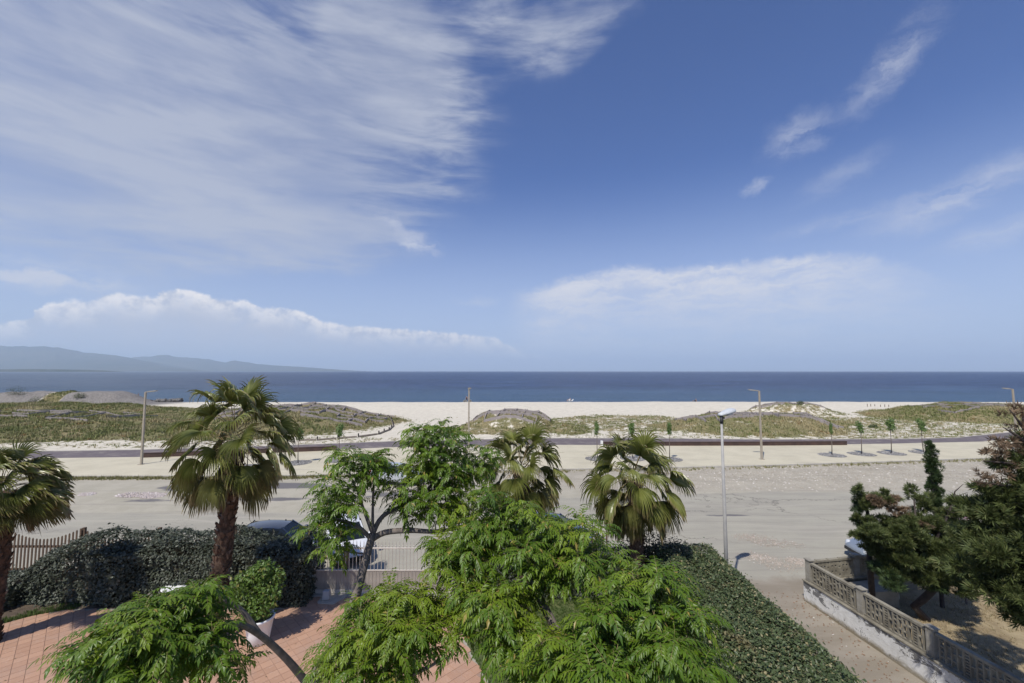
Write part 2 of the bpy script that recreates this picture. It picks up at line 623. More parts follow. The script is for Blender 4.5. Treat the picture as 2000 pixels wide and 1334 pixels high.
m_ground = plain('earth', (0.42, 0.37, 0.30), (0.34, 0.30, 0.24), 0.4, 0.95, 0.5, 6.0, 0.03, 0.1)
sheet('ground', [(-3000, -900), (3000, -900), (3000, 120.5), (-3000, 120.5)], -0.45, m_ground)

# sea
m_sea = bpy.data.materials.new('sea_water')
m_sea.use_nodes = True
t = NT(m_sea.node_tree)
b = m_sea.node_tree.nodes['Principled BSDF']
p = pos(t)
px_, py_, _ = t.sep(p)
shal = t.rng(t.m('ADD', py_, t.m('MULTIPLY', t.noise(p, 0.03, 3), 40)), 300, 140, 0, 1)
patch = t.rng(t.noise(t.mapping(p, sca=(0.0016, 0.007, 1)), 1.0, 6, 0.65), 0.35, 0.65)
deep = t.mix(patch, (0.019, 0.042, 0.120), (0.029, 0.060, 0.158))
wave = t.noise(t.mapping(p, rot=(0, 0, 0.12), sca=(0.09, 0.22, 1)), 1.0, 9, 0.72, 0.6)
deep = t.mix(t.rng(wave, 0.46, 0.58), deep, (0.006, 0.016, 0.045))
deep = t.mix(t.rng(wave, 0.46, 0.34), deep, (0.060, 0.105, 0.175))
left = t.rng(t.m('DIVIDE', px_, t.m('MAXIMUM', py_, 1.0)), -0.25, -1.1, 0, 0.9)  # reflected cloud and haze, put into the water colour toward the left
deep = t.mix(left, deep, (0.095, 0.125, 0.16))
wv2 = t.noise(t.mapping(p, rot=(0, 0, 0.05), sca=(0.008, 0.03, 1)), 1.0, 9, 0.78, 0.4)
deep = t.mix(t.rng(wv2, 0.50, 0.62), deep, (0.008, 0.022, 0.060))
deep = t.mix(t.rng(wv2, 0.47, 0.36), deep, (0.055, 0.100, 0.180))
wc = t.mix(t.m('MULTIPLY', shal, 0.75), deep, (0.052, 0.108, 0.172))
t.put(b.inputs['Base Color'], wc)
b.inputs['Roughness'].default_value = 0.28
b.inputs['IOR'].default_value = 1.33
b.inputs['Specular IOR Level'].default_value = 0.10
bump(t, b, t.m('ADD', wave, t.m('MULTIPLY', t.noise(t.mapping(p, rot=(0, 0, -0.2), sca=(0.5, 1.0, 1)), 1.1, 6, 0.7), 0.35)), 1.0, 1.6)
X, Y, F = grid(-1, 1, 0, 1, 61, 61)
YY = 108 + (40000 - 108) * Y ** 3.2
XX = X * (600 + YY * 2.0)
tag(link('sea', np_mesh('sea', np.stack([XX, YY, np.full_like(XX, -0.12)], 1), F, m_sea)), kind='structure')

# ------------------------------------------------------------------ far mountains and spit across the gulf
m_mount = plain('far_hillside', (0.05, 0.065, 0.05), (0.09, 0.09, 0.065), 0.0012, 0.95, 0.0, spec=0.05)


def ridge(name, D, prof, depth, seed, label=None):
    xs = np.array([p_[0] for p_ in prof], float)
    hs = np.array([(CAMH + (725 - p_[1]) / FPX * D) for p_ in prof])
    n = 420
    px = np.linspace(xs[0], xs[-1], n)
    h = np.interp(px, xs, hs)
    Xr = (px - 1000) / FPX * D
    rows, nr = [], 22
    for j in range(nr):
        v = j / (nr - 1)
        k = math.sin(v * math.pi / 2 * 1.0) if v < 1 else 1
        nz = (fbm(Xr * 0.0009 + 3, np.full(n, v * 3.0), seed, 5) - 0.5)
        z = h * k * (1 + nz * 0.75 * (1 - v) * v * 3) - 3 * (1 - v)
        z = z + h * 0.035 * (fbm(Xr * 0.004, np.full(n, 7.0), seed + 4, 4) - 0.5) * v * 2
        rows.append(np.stack([Xr * (1 - depth * (1 - v) / D), np.full(n, D - depth * (1 - v)), z], 1))
    rows.append(np.stack([Xr * 1.02, np.full(n, D + depth), np.full(n, -3.0)], 1))
    V = np.concatenate(rows)
    I = np.arange(len(V)).reshape(nr + 1, n)
    F = np.stack([I[:-1, :-1], I[:-1, 1:], I[1:, 1:], I[1:, :-1]], axis=2).reshape(-1, 4)
    return tag(link(name, np_mesh(name, V, F, m_mount, smooth=True)), label, None, None, 'structure')


ridge('mountains', 15000, [(-500, 700), (-300, 690), (-150, 684), (0, 677), (40, 679), (70, 680), (110, 679.5), (160, 688), (190, 691), (215, 693), (250, 699), (290, 706), (330, 715), (380, 722), (420, 726)], 3500, 3)
ridge('mountains', 19000, [(230, 712), (262, 698), (285, 697), (330, 696), (380, 699), (410, 702), (440, 708), (460, 705), (500, 711), (560, 715), (620, 719), (680, 723), (720, 726)], 3500, 8)
ridge('headland', 6200, [(-400, 719.5), (-200, 720), (0, 721.3), (60, 721.0), (120, 721.6), (170, 722.3), (205, 723.6), (225, 726)], 500, 5)

# haze: the far shore fades in it
hb = MB().box((0, 20500, 560), (76000, 43000, 1124))
m_haze = bpy.data.materials.new('sea_air')
m_haze.use_nodes = True
nt = m_haze.node_tree
nt.nodes.remove(nt.nodes['Principled BSDF'])
vol = nt.nodes.new('ShaderNodeVolumePrincipled')
vol.inputs['Color'].default_value = (0.74, 0.88, 1.0, 1)
vol.inputs['Density'].default_value = 5.8e-5
vol.inputs['Anisotropy'].default_value = 0.0
nt.links.new(vol.outputs[0], nt.nodes['Material Output'].inputs['Volume'])
haze = tag(hb.build('haze', m_haze), kind='stuff')

# ------------------------------------------------------------------ promenade, path, road
BACK = [(-260, 893.5), (0, 885), (270, 881), (550, 872.5), (770, 864), (1060, 858), (1250, 858), (1500, 860.5), (1650, 860), (1770, 859.3), (1870, 857), (1975, 846), (2200, 822)]
FRONT = [(-260, 907), (0, 898), (270, 894.5), (550, 884), (770, 875), (1060, 870.5), (1250, 871), (1500, 870.5), (1650, 869.5), (1770, 867.5), (1920, 864), (1975, 857.5), (2240, 826)]
EDGE = [(-300, 936), (130, 932), (500, 931), (600, 930), (900, 922), (1110, 918), (1340, 914), (1500, 910.5), (1800, 901), (1955, 895), (2000, 893), (2300, 880)]


def gp(lst, z=0.0):
    return [tuple(G(x, y, z).xy) for x, y in lst]


m_path, t, b = new_mat('dark_brick_paving')
p = pos(t)
br = t.n('ShaderNodeTexBrick')
t.put(br.inputs['Vector'], t.mapping(p, rot=(0, 0, 0.1), sca=(1, 1, 1)))
br.inputs['Scale'].default_value = 2.0
br.inputs['Color1'].default_value = (0.125, 0.10, 0.105, 1)
br.inputs['Color2'].default_value = (0.155, 0.125, 0.125, 1)
br.inputs['Mortar'].default_value = (0.09, 0.08, 0.08, 1)
t.put(b.inputs['Base Color'], t.mix(t.rng(t.noise(p, 0.7, 6, 0.7), 0.45, 0.75), br.outputs['Color'], (0.24, 0.21, 0.18)))
b.inputs['Roughness'].default_value = 0.85
slab('promenade_path', gp(BACK) + gp(FRONT)[::-1], -0.4, 0.108, m_path)

m_prom, t, b = new_mat('pale_promenade_surface')
p = pos(t)
c_ = t.mix(t.rng(t.noise(p, 0.35, 7, 0.7), 0.35, 0.68), (0.545, 0.495, 0.365), (0.475, 0.43, 0.315))
c_ = t.mix(t.rng(t.noise(t.mapping(p, sca=(0.12, 0.8, 1)), 1.0, 5, 0.6), 0.55, 0.72, 0, 0.5), c_, (0.38, 0.34, 0.27))
c_ = t.mix(t.rng(t.noise(p, 14, 4, 0.8), 0.6, 0.75, 0, 0.5), c_, (0.30, 0.27, 0.22))
t.put(b.inputs['Base Color'], c_)
b.inputs['Roughness'].default_value = 0.9
b.inputs['Specular IOR Level'].default_value = 0.2
bump(t, b, t.noise(p, 20, 4, 0.7), 0.4, 0.01)
slab('promenade', gp(FRONT) + gp(EDGE)[::-1], -0.4, 0.10, m_prom)
m_kerb = plain('kerb_concrete', (0.46, 0.43, 0.36), (0.36, 0.33, 0.28), 1.5, 0.85, 0.3, 30, 0.01)


def strip(name, line, w, z0, z1, m, off=0.0):
    """a kerb that follows a ground line"""
    L = [Vector((x, y, 0)) for x, y in line]
    a_, b_ = [], []
    for i, p_ in enumerate(L):
        d = (L[min(i + 1, len(L) - 1)] - L[max(i - 1, 0)]).normalized()
        nn = Vector((-d.y, d.x, 0))
        a_.append((p_ + nn * (off - w / 2)).xy)
        b_.append((p_ + nn * (off + w / 2)).xy)
    return slab(name, [tuple(x) for x in a_] + [tuple(x) for x in b_[::-1]], z0, z1, m)


strip('kerb', gp(BACK), 0.16, -0.4, 0.15, m_kerb, 0.085)
strip('kerb', gp(EDGE), 0.16, -0.4, 0.125, m_kerb, -0.085)

# the road and its verge, one sheet; how much of it is asphalt, verge gravel or alley dirt comes from where it lies
m_road, t, b = new_mat('worn_road')
p = pos(t)
att = lambda n_: t.n('ShaderNodeAttribute', attribute_name=n_).outputs['Fac']
nA, nB = t.noise(p, 0.55, 8, 0.7), t.noise(t.mapping(p, sca=(0.35, 1.2, 1)), 0.6, 7, 0.68)
fine = t.noise(p, 28, 4, 0.8)
peb = t.noise(p, 7.0, 5, 0.8)
asph = t.mix(t.rng(nB, 0.38, 0.66), (0.362, 0.338, 0.268), (0.312, 0.290, 0.235))
asph = t.mix(t.rng(fine, 0.5, 0.75, 0, 0.6), asph, (0.21, 0.195, 0.18))
dirt = t.mix(t.rng(nA, 0.35, 0.65), (0.40, 0.36, 0.28), (0.325, 0.29, 0.225))
dirt = t.mix(t.rng(peb, 0.54, 0.66), dirt, (0.50, 0.46, 0.40))
dirt = t.mix(t.rng(peb, 0.40, 0.30), dirt, (0.21, 0.185, 0.15))
dust = t.mix(t.rng(nA, 0.4, 0.6), (0.355, 0.325, 0.25), (0.40, 0.365, 0.285))
fa = t.rng(t.m('ADD', att('asphalt'), t.m('MULTIPLY', t.m('SUBTRACT', nB, 0.5), 1.7)), 0.34, 0.66)
c_ = t.mix(fa, t.mix(t.rng(att('gravel'), 0.2, 0.7), dust, dirt), asph)
c_ = t.mix(t.rng(nA, 0.6, 0.74, 0, 0.55), c_, dust)
trk = t.noise(t.mapping(t.vm('ADD', p, t.vm('MULTIPLY', t.noise(p, 0.05, 3, 0.5, color=True), (0, 5, 0))), sca=(0.03, 1.7, 1)), 1.0, 5, 0.62)
c_ = t.mix(t.rng(trk, 0.54, 0.68, 0, 0.42), c_, (0.43, 0.385, 0.315))
c_ = t.mix(t.rng(trk, 0.44, 0.32, 0, 0.34), c_, (0.235, 0.212, 0.182))
vr = t.n('ShaderNodeTexVoronoi', feature='DISTANCE_TO_EDGE')
t.put(vr.inputs['Vector'], t.vm('ADD', t.mapping(p, sca=(0.10, 0.22, 1)), t.vm('MULTIPLY', t.noise(p, 0.5, 6, 0.7, color=True), (0.5, 0.5, 0.5))))
vr.inputs['Scale'].default_value = 1.0
crk = t.m('MULTIPLY', t.rng(vr.outputs['Distance'], 0.010, 0.003), t.rng(t.noise(p, 0.16, 3), 0.48, 0.6))
c_ = t.mix(t.m('MULTIPLY', t.m('MULTIPLY', crk, fa), 0.75), c_, (0.12, 0.105, 0.09))
old = t.rng(t.m('ADD', att('old'), t.m('MULTIPLY', t.m('SUBTRACT', t.noise(t.mapping(p, sca=(0.3, 1.1, 1)), 0.9, 7, 0.7), 0.5), 1.6)), 0.5, 0.72)
c_ = t.mix(old, c_, (0.15, 0.14, 0.135))
al = t.rng(t.m('ADD', att('alley'), t.m('MULTIPLY', t.m('SUBTRACT', nA, 0.5), 1.0)), 0.35, 0.7)
c_ = t.mix(al, c_, t.mix(t.rng(nB, 0.40, 0.62), (0.24, 0.205, 0.155), (0.30, 0.262, 0.205)))
t.put(b.inputs['Base Color'], c_)
b.inputs['Roughness'].default_value = 0.9
b.inputs['Specular IOR Level'].default_value = 0.25
bump(t, b, t.m('ADD', fine, peb), 0.35, 0.015)
X, Y, F = grid(-70, 70, -6, 47, 561, 266)
edge_y = np.interp(X, [-60, -16, -8, 4, 18, 40], [26.6, 26.8, 28.5, 30.2, 31.3, 32.3])
fas = 1 - sstep(Y - edge_y, -1.6, 1.4)
fgr = sstep(X, -4, 12) * sstep(Y, 30.5, 33) + 0.5 * sstep(Y, 33.5, 35.5)
al = sstep(X, 7.2, 8.6) * (1 - sstep(Y, 14.5, 20.5))
al = al + (1 - sstep(Y, 18.0, 20.5)) * 0.35
old = np.zeros_like(X)
for ox, oy, ax_, ay_, w_ in ((-23, 32.7, 5, 1.6, 1), (-17.5, 33.2, 5, 1.2, 1), (-17, 29.8, 6, 0.7, .75), (-9, 31, 5, 1.3, .6), (6, 32, 5, 0.9, .5), (13, 26.5, 2.5, 0.4, .6), (-25, 29.4, 4, 0.6, .6)):
    old = np.maximum(old, w_ * (1 - sstep(np.hypot((X - ox) / ax_, (Y - oy) / ay_), 0.35, 1.15)))
Zr = (fbm(X * 0.3, Y * 0.3, 50) - 0.5) * 0.05 * sstep(Y, 19.5, 22)
tag(link('road', np_mesh('road', np.stack([X, Y, Zr], 1), F, m_road, smooth=True, attrs={'asphalt': fas, 'gravel': fgr, 'alley': np.clip(al, 0, 1), 'old': old})), kind='structure')

# ---- pebbles
tp_v = np.array([(-1, 0, 0), (0, -1, 0), (1, 0, 0), (0, 1, 0), (0.2, 0.1, 0.8), (0, 0, -0.4)], float)
tp_f = np.array([(0, 1, 4), (1, 2, 4), (2, 3, 4), (3, 0, 4), (1, 0, 5), (2, 1, 5), (3, 2, 5), (0, 3, 5)])


def pebbles(name, XY, size, mat, parent=None, z=0.01, label=None):
    n = len(XY)
    s_ = size * (0.5 + rng.random(n))
    M = rotz(rng.random(n) * 6.28) * s_[:, None, None]
    M[:, :, 0] *= (0.7 + rng.random(n) * 0.9)[:, None]
    T = np.concatenate([XY, np.full((n, 1), z)], 1)
    o = link(name, batch(name, tp_v, tp_f, M, T, mat), parent)
    return tag(o, label, None, None, 'stuff')


def pebmat(name, a, b_, c):
    return leafmat(name, a, b_, c, rough=0.85, trans=0, spec=0.2)


m_peb = pebmat('verge_pebbles', (0.50, 0.46, 0.39), (0.30, 0.26, 0.20), (0.62, 0.58, 0.52))
n = 9000
xy = np.stack([rng.uniform(6, 62, n), rng.uniform(31.2, 44, n)], 1)
eY = np.interp(xy[:, 0], [p_[0] for p_ in gp(EDGE)], [p_[1] for p_ in gp(EDGE)])
keep = (xy[:, 1] < eY - 0.3) & (rng.random(n) < sstep(xy[:, 1], 31, 36) * 0.9 + 0.1) & (rng.random(n) < sstep(xy[:, 0], 4, 16) + 0.15)
pebbles('gravel', xy[keep], 0.055, m_peb, label='pale stones lying on the verge between road and promenade')
m_pink = pebmat('pink_gravel', (0.45, 0.385, 0.32), (0.34, 0.29, 0.24), (0.58, 0.54, 0.49))
q = []
for (px, py, rx, ry) in ((1470, 1050, 30, 7), (1515, 1062, 40, 8), (1478, 1088, 26, 8), (1520, 1102, 30, 14), (1560, 1098, 16, 8)):
    c0 = G(px, py)
    kx, ky = c0.y / FPX, (G(px, py - 1) - c0).y
    a_ = rng.random(420) * 6.28
    r_ = rng.random(420) ** .7 * (0.8 + 0.7 * rng.random(420))
    q.append(np.stack([c0.x + np.cos(a_) * r_ * rx * kx, c0.y + np.sin(a_) * r_ * ry * ky], 1))
pebbles('gravel', np.concatenate(q), 0.023, m_pink, label='two spread heaps of pinkish gravel on the road')
q = []
for (px, py, rx, ry) in ((270, 967, 42, 5), (300, 969, 22, 5), (170, 966, 14, 3)):
    c0 = G(px, py)
    kx, ky = c0.y / FPX, (G(px, py - 1) - c0).y
    a_ = rng.random(260) * 6.28
    r_ = np.sqrt(rng.random(260))
    q.append(np.stack([c0.x + np.cos(a_) * r_ * rx * kx, c0.y + np.sin(a_) * r_ * ry * ky], 1))
pebbles('rubble', np.concatenate(q), 0.07, pebmat('broken_stone', (0.52, 0.46, 0.42), (0.36, 0.30, 0.27), (0.6, 0.56, 0.52)), z=0.02, label='scattered broken stones on the dusty roadside')

# ---- grass tufts
def blades(nb, h, w, lean, seed):
    r_ = random.Random(seed)
    V, F = [], []
    for i in range(nb):
        a = r_.random() * 6.28
        o = Vector((r_.uniform(-.35, .35), r_.uniform(-.35, .35), 0)) * h
        d = Vector((math.cos(a), math.sin(a), 0))
        s_ = Vector((-d.y, d.x, 0)) * w
        hh = h * r_.uniform(.6, 1.1)
        tip = o + d * lean * hh * r_.uniform(.3, 1) + Vector((0, 0, hh))
        k = len(V)
        V += [o - s_, o + s_, tip]
        F.append((k, k + 1, k + 2))
    return np.array(V, float), np.array(F)


def tufts(name, XY, Z, h, mat, parent=None, label=None, nb=7, w=0.03, lean=0.7, seed=1, scale=None):
    tv, tf = blades(nb, h, w, lean, seed)
    n = len(XY)
    s_ = (0.5 + rng.random(n)) if scale is None else scale
    M = rotz(rng.random(n) * 6.28) * s_[:, None, None]
    T = np.concatenate([XY, Z.reshape(-1, 1)], 1)
    o = link(name, batch(name, tv, tf, M, T, mat), parent)
    return tag(o, label, None, None, 'stuff')


m_dgrass, t, b = new_mat('dune_grass')
p = pos(t)
rr = t.n('ShaderNodeNewGeometry').outputs['Random Per Island']
nn = t.noise(p, 0.16, 5, 0.65)
n2 = t.noise(p, 0.5, 4, 0.6)
cg = t.mix(rr, (0.155, 0.18, 0.062), (0.25, 0.255, 0.10))
cg = t.mix(t.rng(nn, 0.46, 0.60), cg, t.mix(rr, (0.34, 0.285, 0.15), (0.44, 0.38, 0.22)))
cg = t.mix(t.rng(n2, 0.58, 0.68, 0, 0.7), cg, (0.30, 0.17, 0.075))
cg = t.mix(t.rng(n2, 0.42, 0.34, 0, 0.7), cg, (0.08, 0.10, 0.055))
t.put(b.inputs['Base Color'], cg)
b.inputs['Roughness'].default_value = 0.8
b.inputs['Specular IOR Level'].default_value = 0.15
n = 190000
xy = np.stack([rng.uniform(-150, 118, n), rng.uniform(49, 114, n)], 1)
zz, vv = terrain(xy[:, 0], xy[:, 1])
cl = fbm(xy[:, 0] * 0.45, xy[:, 1] * 0.45, 77)
keep = (rng.random(n) < vv ** 2 * 1.3) & (cl > 0.50 - 0.22 * vv) & (np.abs(xy[:, 0]) < xy[:, 1] * 1.35 + 4)
bp_ = gp(BACK)
keep &= xy[:, 1] > np.interp(xy[:, 0], [p_[0] for p_ in bp_], [p_[1] for p_ in bp_]) + 0.8
xy, zz, vv = xy[keep], zz[keep], vv[keep]
tufts('dune_grass', xy, zz - 0.03, 0.42, m_dgrass, label='dry olive and straw coloured grass growing over the dunes', nb=6, w=0.05, lean=0.9, scale=(0.45 + rng.random(len(xy)) * 0.75) * (0.45 + 0.55 * vv))

m_weed = leafmat('kerb_weeds', (0.17, 0.18, 0.06), (0.30, 0.26, 0.12), None, 0.8, 0.15, 0.2)
e_ = gp(EDGE)
n = 5200
xs = rng.uniform(-44, 60, n)
ys = np.interp(xs, [p_[0] for p_ in e_], [p_[1] for p_ in e_]) - 0.35 - rng.random(n) ** 2 * 0.7
keep = rng.random(n) < np.where(xs < -8, 1.0, 0.22) * (fbm(xs * 0.5, ys * 0.2, 88) > 0.30)
xs, ys = xs[keep], ys[keep]
tufts('weeds', np.stack([xs, ys], 1), np.zeros(len(xs)), 0.20, m_weed, label='strip of weeds along the front kerb of the promenade', nb=6, w=0.02)

# ------------------------------------------------------------------ corten seat walls along the path
m_corten = plain('rusty_steel', (0.085, 0.050, 0.038), (0.055, 0.034, 0.028), 1.2, 0.75, 0.2)
m_white = plain('white_stone', (0.75, 0.74, 0.70), (0.66, 0.64, 0.6), 3, 0.7, 0.1)


def seat_wall(x0, x1, label, white_end=None):
    f = gp(FRONT, 0.10)
    X0, X1 = [G(x_, np.interp(x_, [q_[0] for q_ in FRONT], [q_[1] for q_ in FRONT])).x for x_ in (x0, x1)]
    xs = [X0] + [p_[0] for p_ in f if X0 < p_[0] < X1] + [X1]
    ln = [Vector((x, np.interp(x, [p_[0] for p_ in f], [p_[1] for p_ in f]) + 0.22, 0.10)) for x in xs]
    root = empty('seat_wall', ln[0], label, 'low wall', 'rusty low walls along the path')
    b_ = MB()
    c_ = MB()
    for a, bb in zip(ln[:-1], ln[1:]):
        a, bb = a - ln[0], bb - ln[0]
        b_.bar(a + Vector((0, 0, .22)), bb + Vector((0, 0, .22)), 0.34, 0.44)
        c_.bar(a + Vector((0, 0, .462)), bb + Vector((0, 0, .462)), 0.42, 0.04)
    b_.build('wall_face', m_corten, root)
    c_.build('seat_top', plain('seat_top_stone', (0.15, 0.115, 0.105), (0.12, 0.09, 0.085), 2, 0.8, 0.2), root)
    if white_end is None:
        return
    e = ln[0] if white_end == 0 else ln[-1]
    MB().box(e - ln[0] + Vector((-0.12 if white_end == 0 else 0.12, -0.02, 0.27)), (0.22, 0.44, 0.54)).build('end_block', m_white, root)


seat_wall(1176, 1648, 'long dark rusty low wall ending in a white block, right half of the path', 0)
seat_wall(286, 660, 'dark rusty low wall along the path behind the tall palm')

# ------------------------------------------------------------------ wattle cells on the dunes
m_wat, t, b = new_mat('grey_woven_netting')
p = pos(t)
c_ = t.mix(t.rng(t.noise(t.mapping(p, sca=(1, 1, 6)), 3.0, 4, 0.7), 0.4, 0.65), (0.40, 0.35, 0.325), (0.28, 0.245, 0.235))
t.put(b.inputs['Base Color'], c_)
b.inputs['Roughness'].default_value = 0.95
b.inputs['Specular IOR Level'].default_value = 0.1
bump(t, b, t.noise(t.mapping(p, sca=(2, 2, 12)), 4, 3, 0.6), 0.8, 0.03)


def wattle(cx, cy, nx, ny, step, ang, label, hh=0.5, rx=1e9, ry=1e9, skip=0.12):
    z0 = float(terrain([cx], [cy])[0][0])
    root = empty('wattle_fence_grid', (cx, cy, z0), label, 'wattle fence', 'wattle fence grids on the dunes')
    ca, sa = math.cos(ang), math.sin(ang)
    nodes = {}
    for i in range(nx + 1):
        for j in range(ny + 1):
            u, v = (i - nx / 2) * step + random.uniform(-.2, .2), (j - ny / 2) * step * 0.9 + random.uniform(-.2, .2)
            nodes[i, j] = (cx + u * ca - v * sa, cy + u * sa + v * ca)
    segs = [((i, j), (i + 1, j)) for i in range(nx) for j in range(ny + 1)] + [((i, j), (i, j + 1)) for i in range(nx + 1) for j in range(ny)]
    post = MB()
    for a, bb in segs:
        A, B = nodes[a], nodes[bb]
        mx, my = (A[0] + B[0]) / 2, (A[1] + B[1]) / 2
        if ((mx - cx) / rx) ** 2 + ((my - cy) / ry) ** 2 > 1 or random.random() < skip:
            continue
        pts = [(A[0] + (B[0] - A[0]) * k / 2, A[1] + (B[1] - A[1]) * k / 2) for k in range(3)]
        zs = terrain([q_[0] for q_ in pts], [q_[1] for q_ in pts])[0]
        h_ = hh * random.uniform(.75, 1.1)
        vs = []
        for (x, y), z in zip(pts, zs):
            vs += [(x - cx, y - cy, z - z0 - .35), (x - cx, y - cy, z - z0 + h_ + random.uniform(-.03, .03))]
        d = Vector((B[1] - A[1], A[0] - B[0], 0)).normalized() * 0.045
        b_ = MB()
        fr = [Vector(v) - d for v in vs]
        bk = [Vector(v) + d for v in vs]
        b_.add(fr + bk, [(0, 2, 3, 1), (2, 4, 5, 3), (6, 7, 9, 8), (8, 9, 11, 10), (1, 3, 9, 7), (3, 5, 11, 9), (0, 1, 7, 6), (4, 10, 11, 5)])
        b_.build('panel', m_wat, root)
        post.tube([(pts[0][0] - cx, pts[0][1] - cy, zs[0] - z0 - .2), (pts[0][0] - cx, pts[0][1] - cy, zs[0] - z0 + h_ + .09)], 0.05, 5)
    tag(post.build('stake', plain('dark_stake_wood', (0.09, 0.07, 0.06)), root), kind='stuff')


wattle(-37, 74.5, 13, 9, 2.35, 0.12, 'large grid of grey wattle cells on the broad dune behind the tall palm', 0.38, 15.5, 14, .2)
wattle(0.3, 67.5, 8, 5, 1.9, -0.16, 'small grid of grey wattle cells on the dune at the picture centre', 0.40, 6.6, 5.2, 0.05)
wattle(38, 67.5, 11, 5, 2.1, -0.05, 'grid of grey wattle cells on the grassy dune behind the white street lamp', 0.4, 13, 7)
wattle(58, 90, 6, 2, 2.4, 0.0, 'faded wattle cells on the far small dune nearest the water', 0.35, 8, 4)
wattle(92, 83, 10, 4, 2.8, 0.1, 'wattle cells almost sunk in grass on the far right dune', 0.32, 17, 9, 0.35)
wattle(-86, 73, 12, 5, 3.4, -0.08, 'broken wattle cells overgrown with grass on the far left dune', 0.36, 24, 10, 0.5)

# row of short logs edging the broad dune
root = empty('log_edging', G(640, 854), 'row of short logs edging the foot of the broad wattle dune', 'log edging')
ln = [(585, 858), (620, 857), (660, 854), (700, 851), (740, 845), (760, 837), (769, 829), (764, 820), (755, 813)]
wp = [G(x, y, 0.25) for x, y in ln]
m_log = plain('weathered_log', (0.17, 0.14, 0.11), (0.24, 0.21, 0.17), 3, 0.9, 0.3)
b0 = MB().tube([(0, 0, -0.2), (0, 0, 0.42)], 0.09, 6).mesh('log_stake', plain('stake_wood', (0.06, 0.05, 0.045)))
for a, bb in zip(wp[:-1], wp[1:]):
    k = max(1, int((bb - a).length / 1.7))
    for i in range(k):
        p0, p1 = a.lerp(bb, i / k), a.lerp(bb, (i + .92) / k)
        p0.z = float(terrain([p0.x], [p0.y])[0][0]) + 0.1
        p1.z = float(terrain([p1.x], [p1.y])[0][0]) + 0.1
        MB().tube([p0 - root.location, p1 - root.location], 0.14, 6).build('log', m_log, root)
        link('stake', b0, root, p0 - root.location)

# ------------------------------------------------------------------ lamps
m_lamp = plain('sandy_painted_steel', (0.38, 0.33, 0.255), (0.32, 0.275, 0.21), 1.5, 0.5, 0.05)
m_lens = plain('lamp_lens', (0.7, 0.7, 0.68), (0.6, 0.6, 0.58), 2, 0.3, 0.0)


def prom_lamp(x, y, H, arm_ang, label):
    root = empty('promenade_lamp', (x, y, 0.10), label, 'street lamp', 'slim sandy lamps on the promenade')
    MB().box((0, 0, H / 2), (0.17, 0.17, H), taper=0.8).build('pole', m_lamp, root, bev=0.015)
    MB().box((0, 0, 0.02), (0.4, 0.4, 0.04)).build('base_plate', m_lamp, root)
    d = Vector((math.cos(arm_ang), math.sin(arm_ang), 0.12))
    s_ = Vector((0, 0, H))
    MB().bar(s_ - d * 0.05, s_ + d * 0.35, 0.09, 0.07).build('arm', m_lamp, root)
    h = MB().bar(s_ + d * 0.32 + Vector((0, 0, .01)), s_ + d * 0.98 + Vector((0, 0, .01)), 0.32, 0.075).build('lamp_head', m_lamp, root, bev=0.02)
    MB().bar(s_ + d * 0.42 + Vector((0, 0, -.035)), s_ + d * 0.9 + Vector((0, 0, -.035)), 0.24, 0.02).build('lens', m_lens, h)


g1 = G(276, 907, .1)
prom_lamp(g1.x, g1.y, 6.65, 0.1, 'slim lamp with its arm to the right, beside the tall palm')
prom_lamp(-4.75, 47.4, 6.65, R(-80), 'slim lamp in front of the open beach, its arm pointing at the viewer')
g1 = G(1488, 897, .1)
prom_lamp(g1.x, g1.y, 6.65, R(172), 'slim lamp standing between the near street lamp and the young trees')
g1 = P(1978, 762, 47.6)
prom_lamp(g1.x, g1.y, 6.6, R(176), 'slim lamp rising behind the brown cypress twigs')

m_galv = plain('galvanised_steel', (0.40, 0.385, 0.35), (0.31, 0.305, 0.29), 2, 0.6, 0.05, metal=0.0)
m_wplas = plain('white_lamp_shell', (0.58, 0.60, 0.60), (0.48, 0.50, 0.50), 14, 0.5, 0.05)
LP = P(1418, 1083, 16.6)
root = empty('street_lamp', (LP.x, LP.y, 0), 'tall grey street lamp with a white head above the clipped hedge', 'street lamp')
MB().tube([(0, 0, 0), (0, 0, 2.5), (0, 0, 6.75)], [0.075, 0.065, 0.042], 14).build('pole', m_galv, root, smooth=True)
MB().tube([(0, 0, 6.70), (0, 0, 6.98)], [0.062, 0.066], 12).build('collar', plain('dark_collar', (0.07, 0.07, 0.07)), root, smooth=True)
# shell of the head: sections along its axis
ax = Vector((0.80, 0.42, 0.16)).normalized()
sd = Vector((-ax.y, ax.x, 0)).normalized()
up = ax.cross(sd) * -1
if up.z < 0:
    up = -up
hb_ = MB()
sec = [(-0.10, .05, .04), (-0.06, .11, .085), (0.10, .13, .10), (0.28, .17, .13), (0.48, .185, .14), (0.64, .15, .11), (0.72, .08, .06), (0.745, .02, .02)]
vs, fs = [], []
for s_, w_, h_ in [(q_[0] * 1.1, q_[1], q_[2] * .95) for q_ in sec]:
    for k in range(14):
        a = 2 * math.pi * k / 14
        c_, n_ = math.cos(a), math.sin(a)
        vs.append(ax * s_ + sd * c_ * w_ + up * (n_ * h_ * (1.0 if n_ > 0 else 0.55)))
for i in range(len(sec) - 1):
    for k in range(14):
        fs.append((i * 14 + k, i * 14 + (k + 1) % 14, (i + 1) * 14 + (k + 1) % 14, (i + 1) * 14 + k))
fs += [tuple(range(14))[::-1], tuple((len(sec) - 1) * 14 + k for k in range(14))]
hb_.add([v + Vector((0, 0, 7.03)) for v in vs], fs)
hd = hb_.build('lamp_head', m_wplas, root, smooth=True)
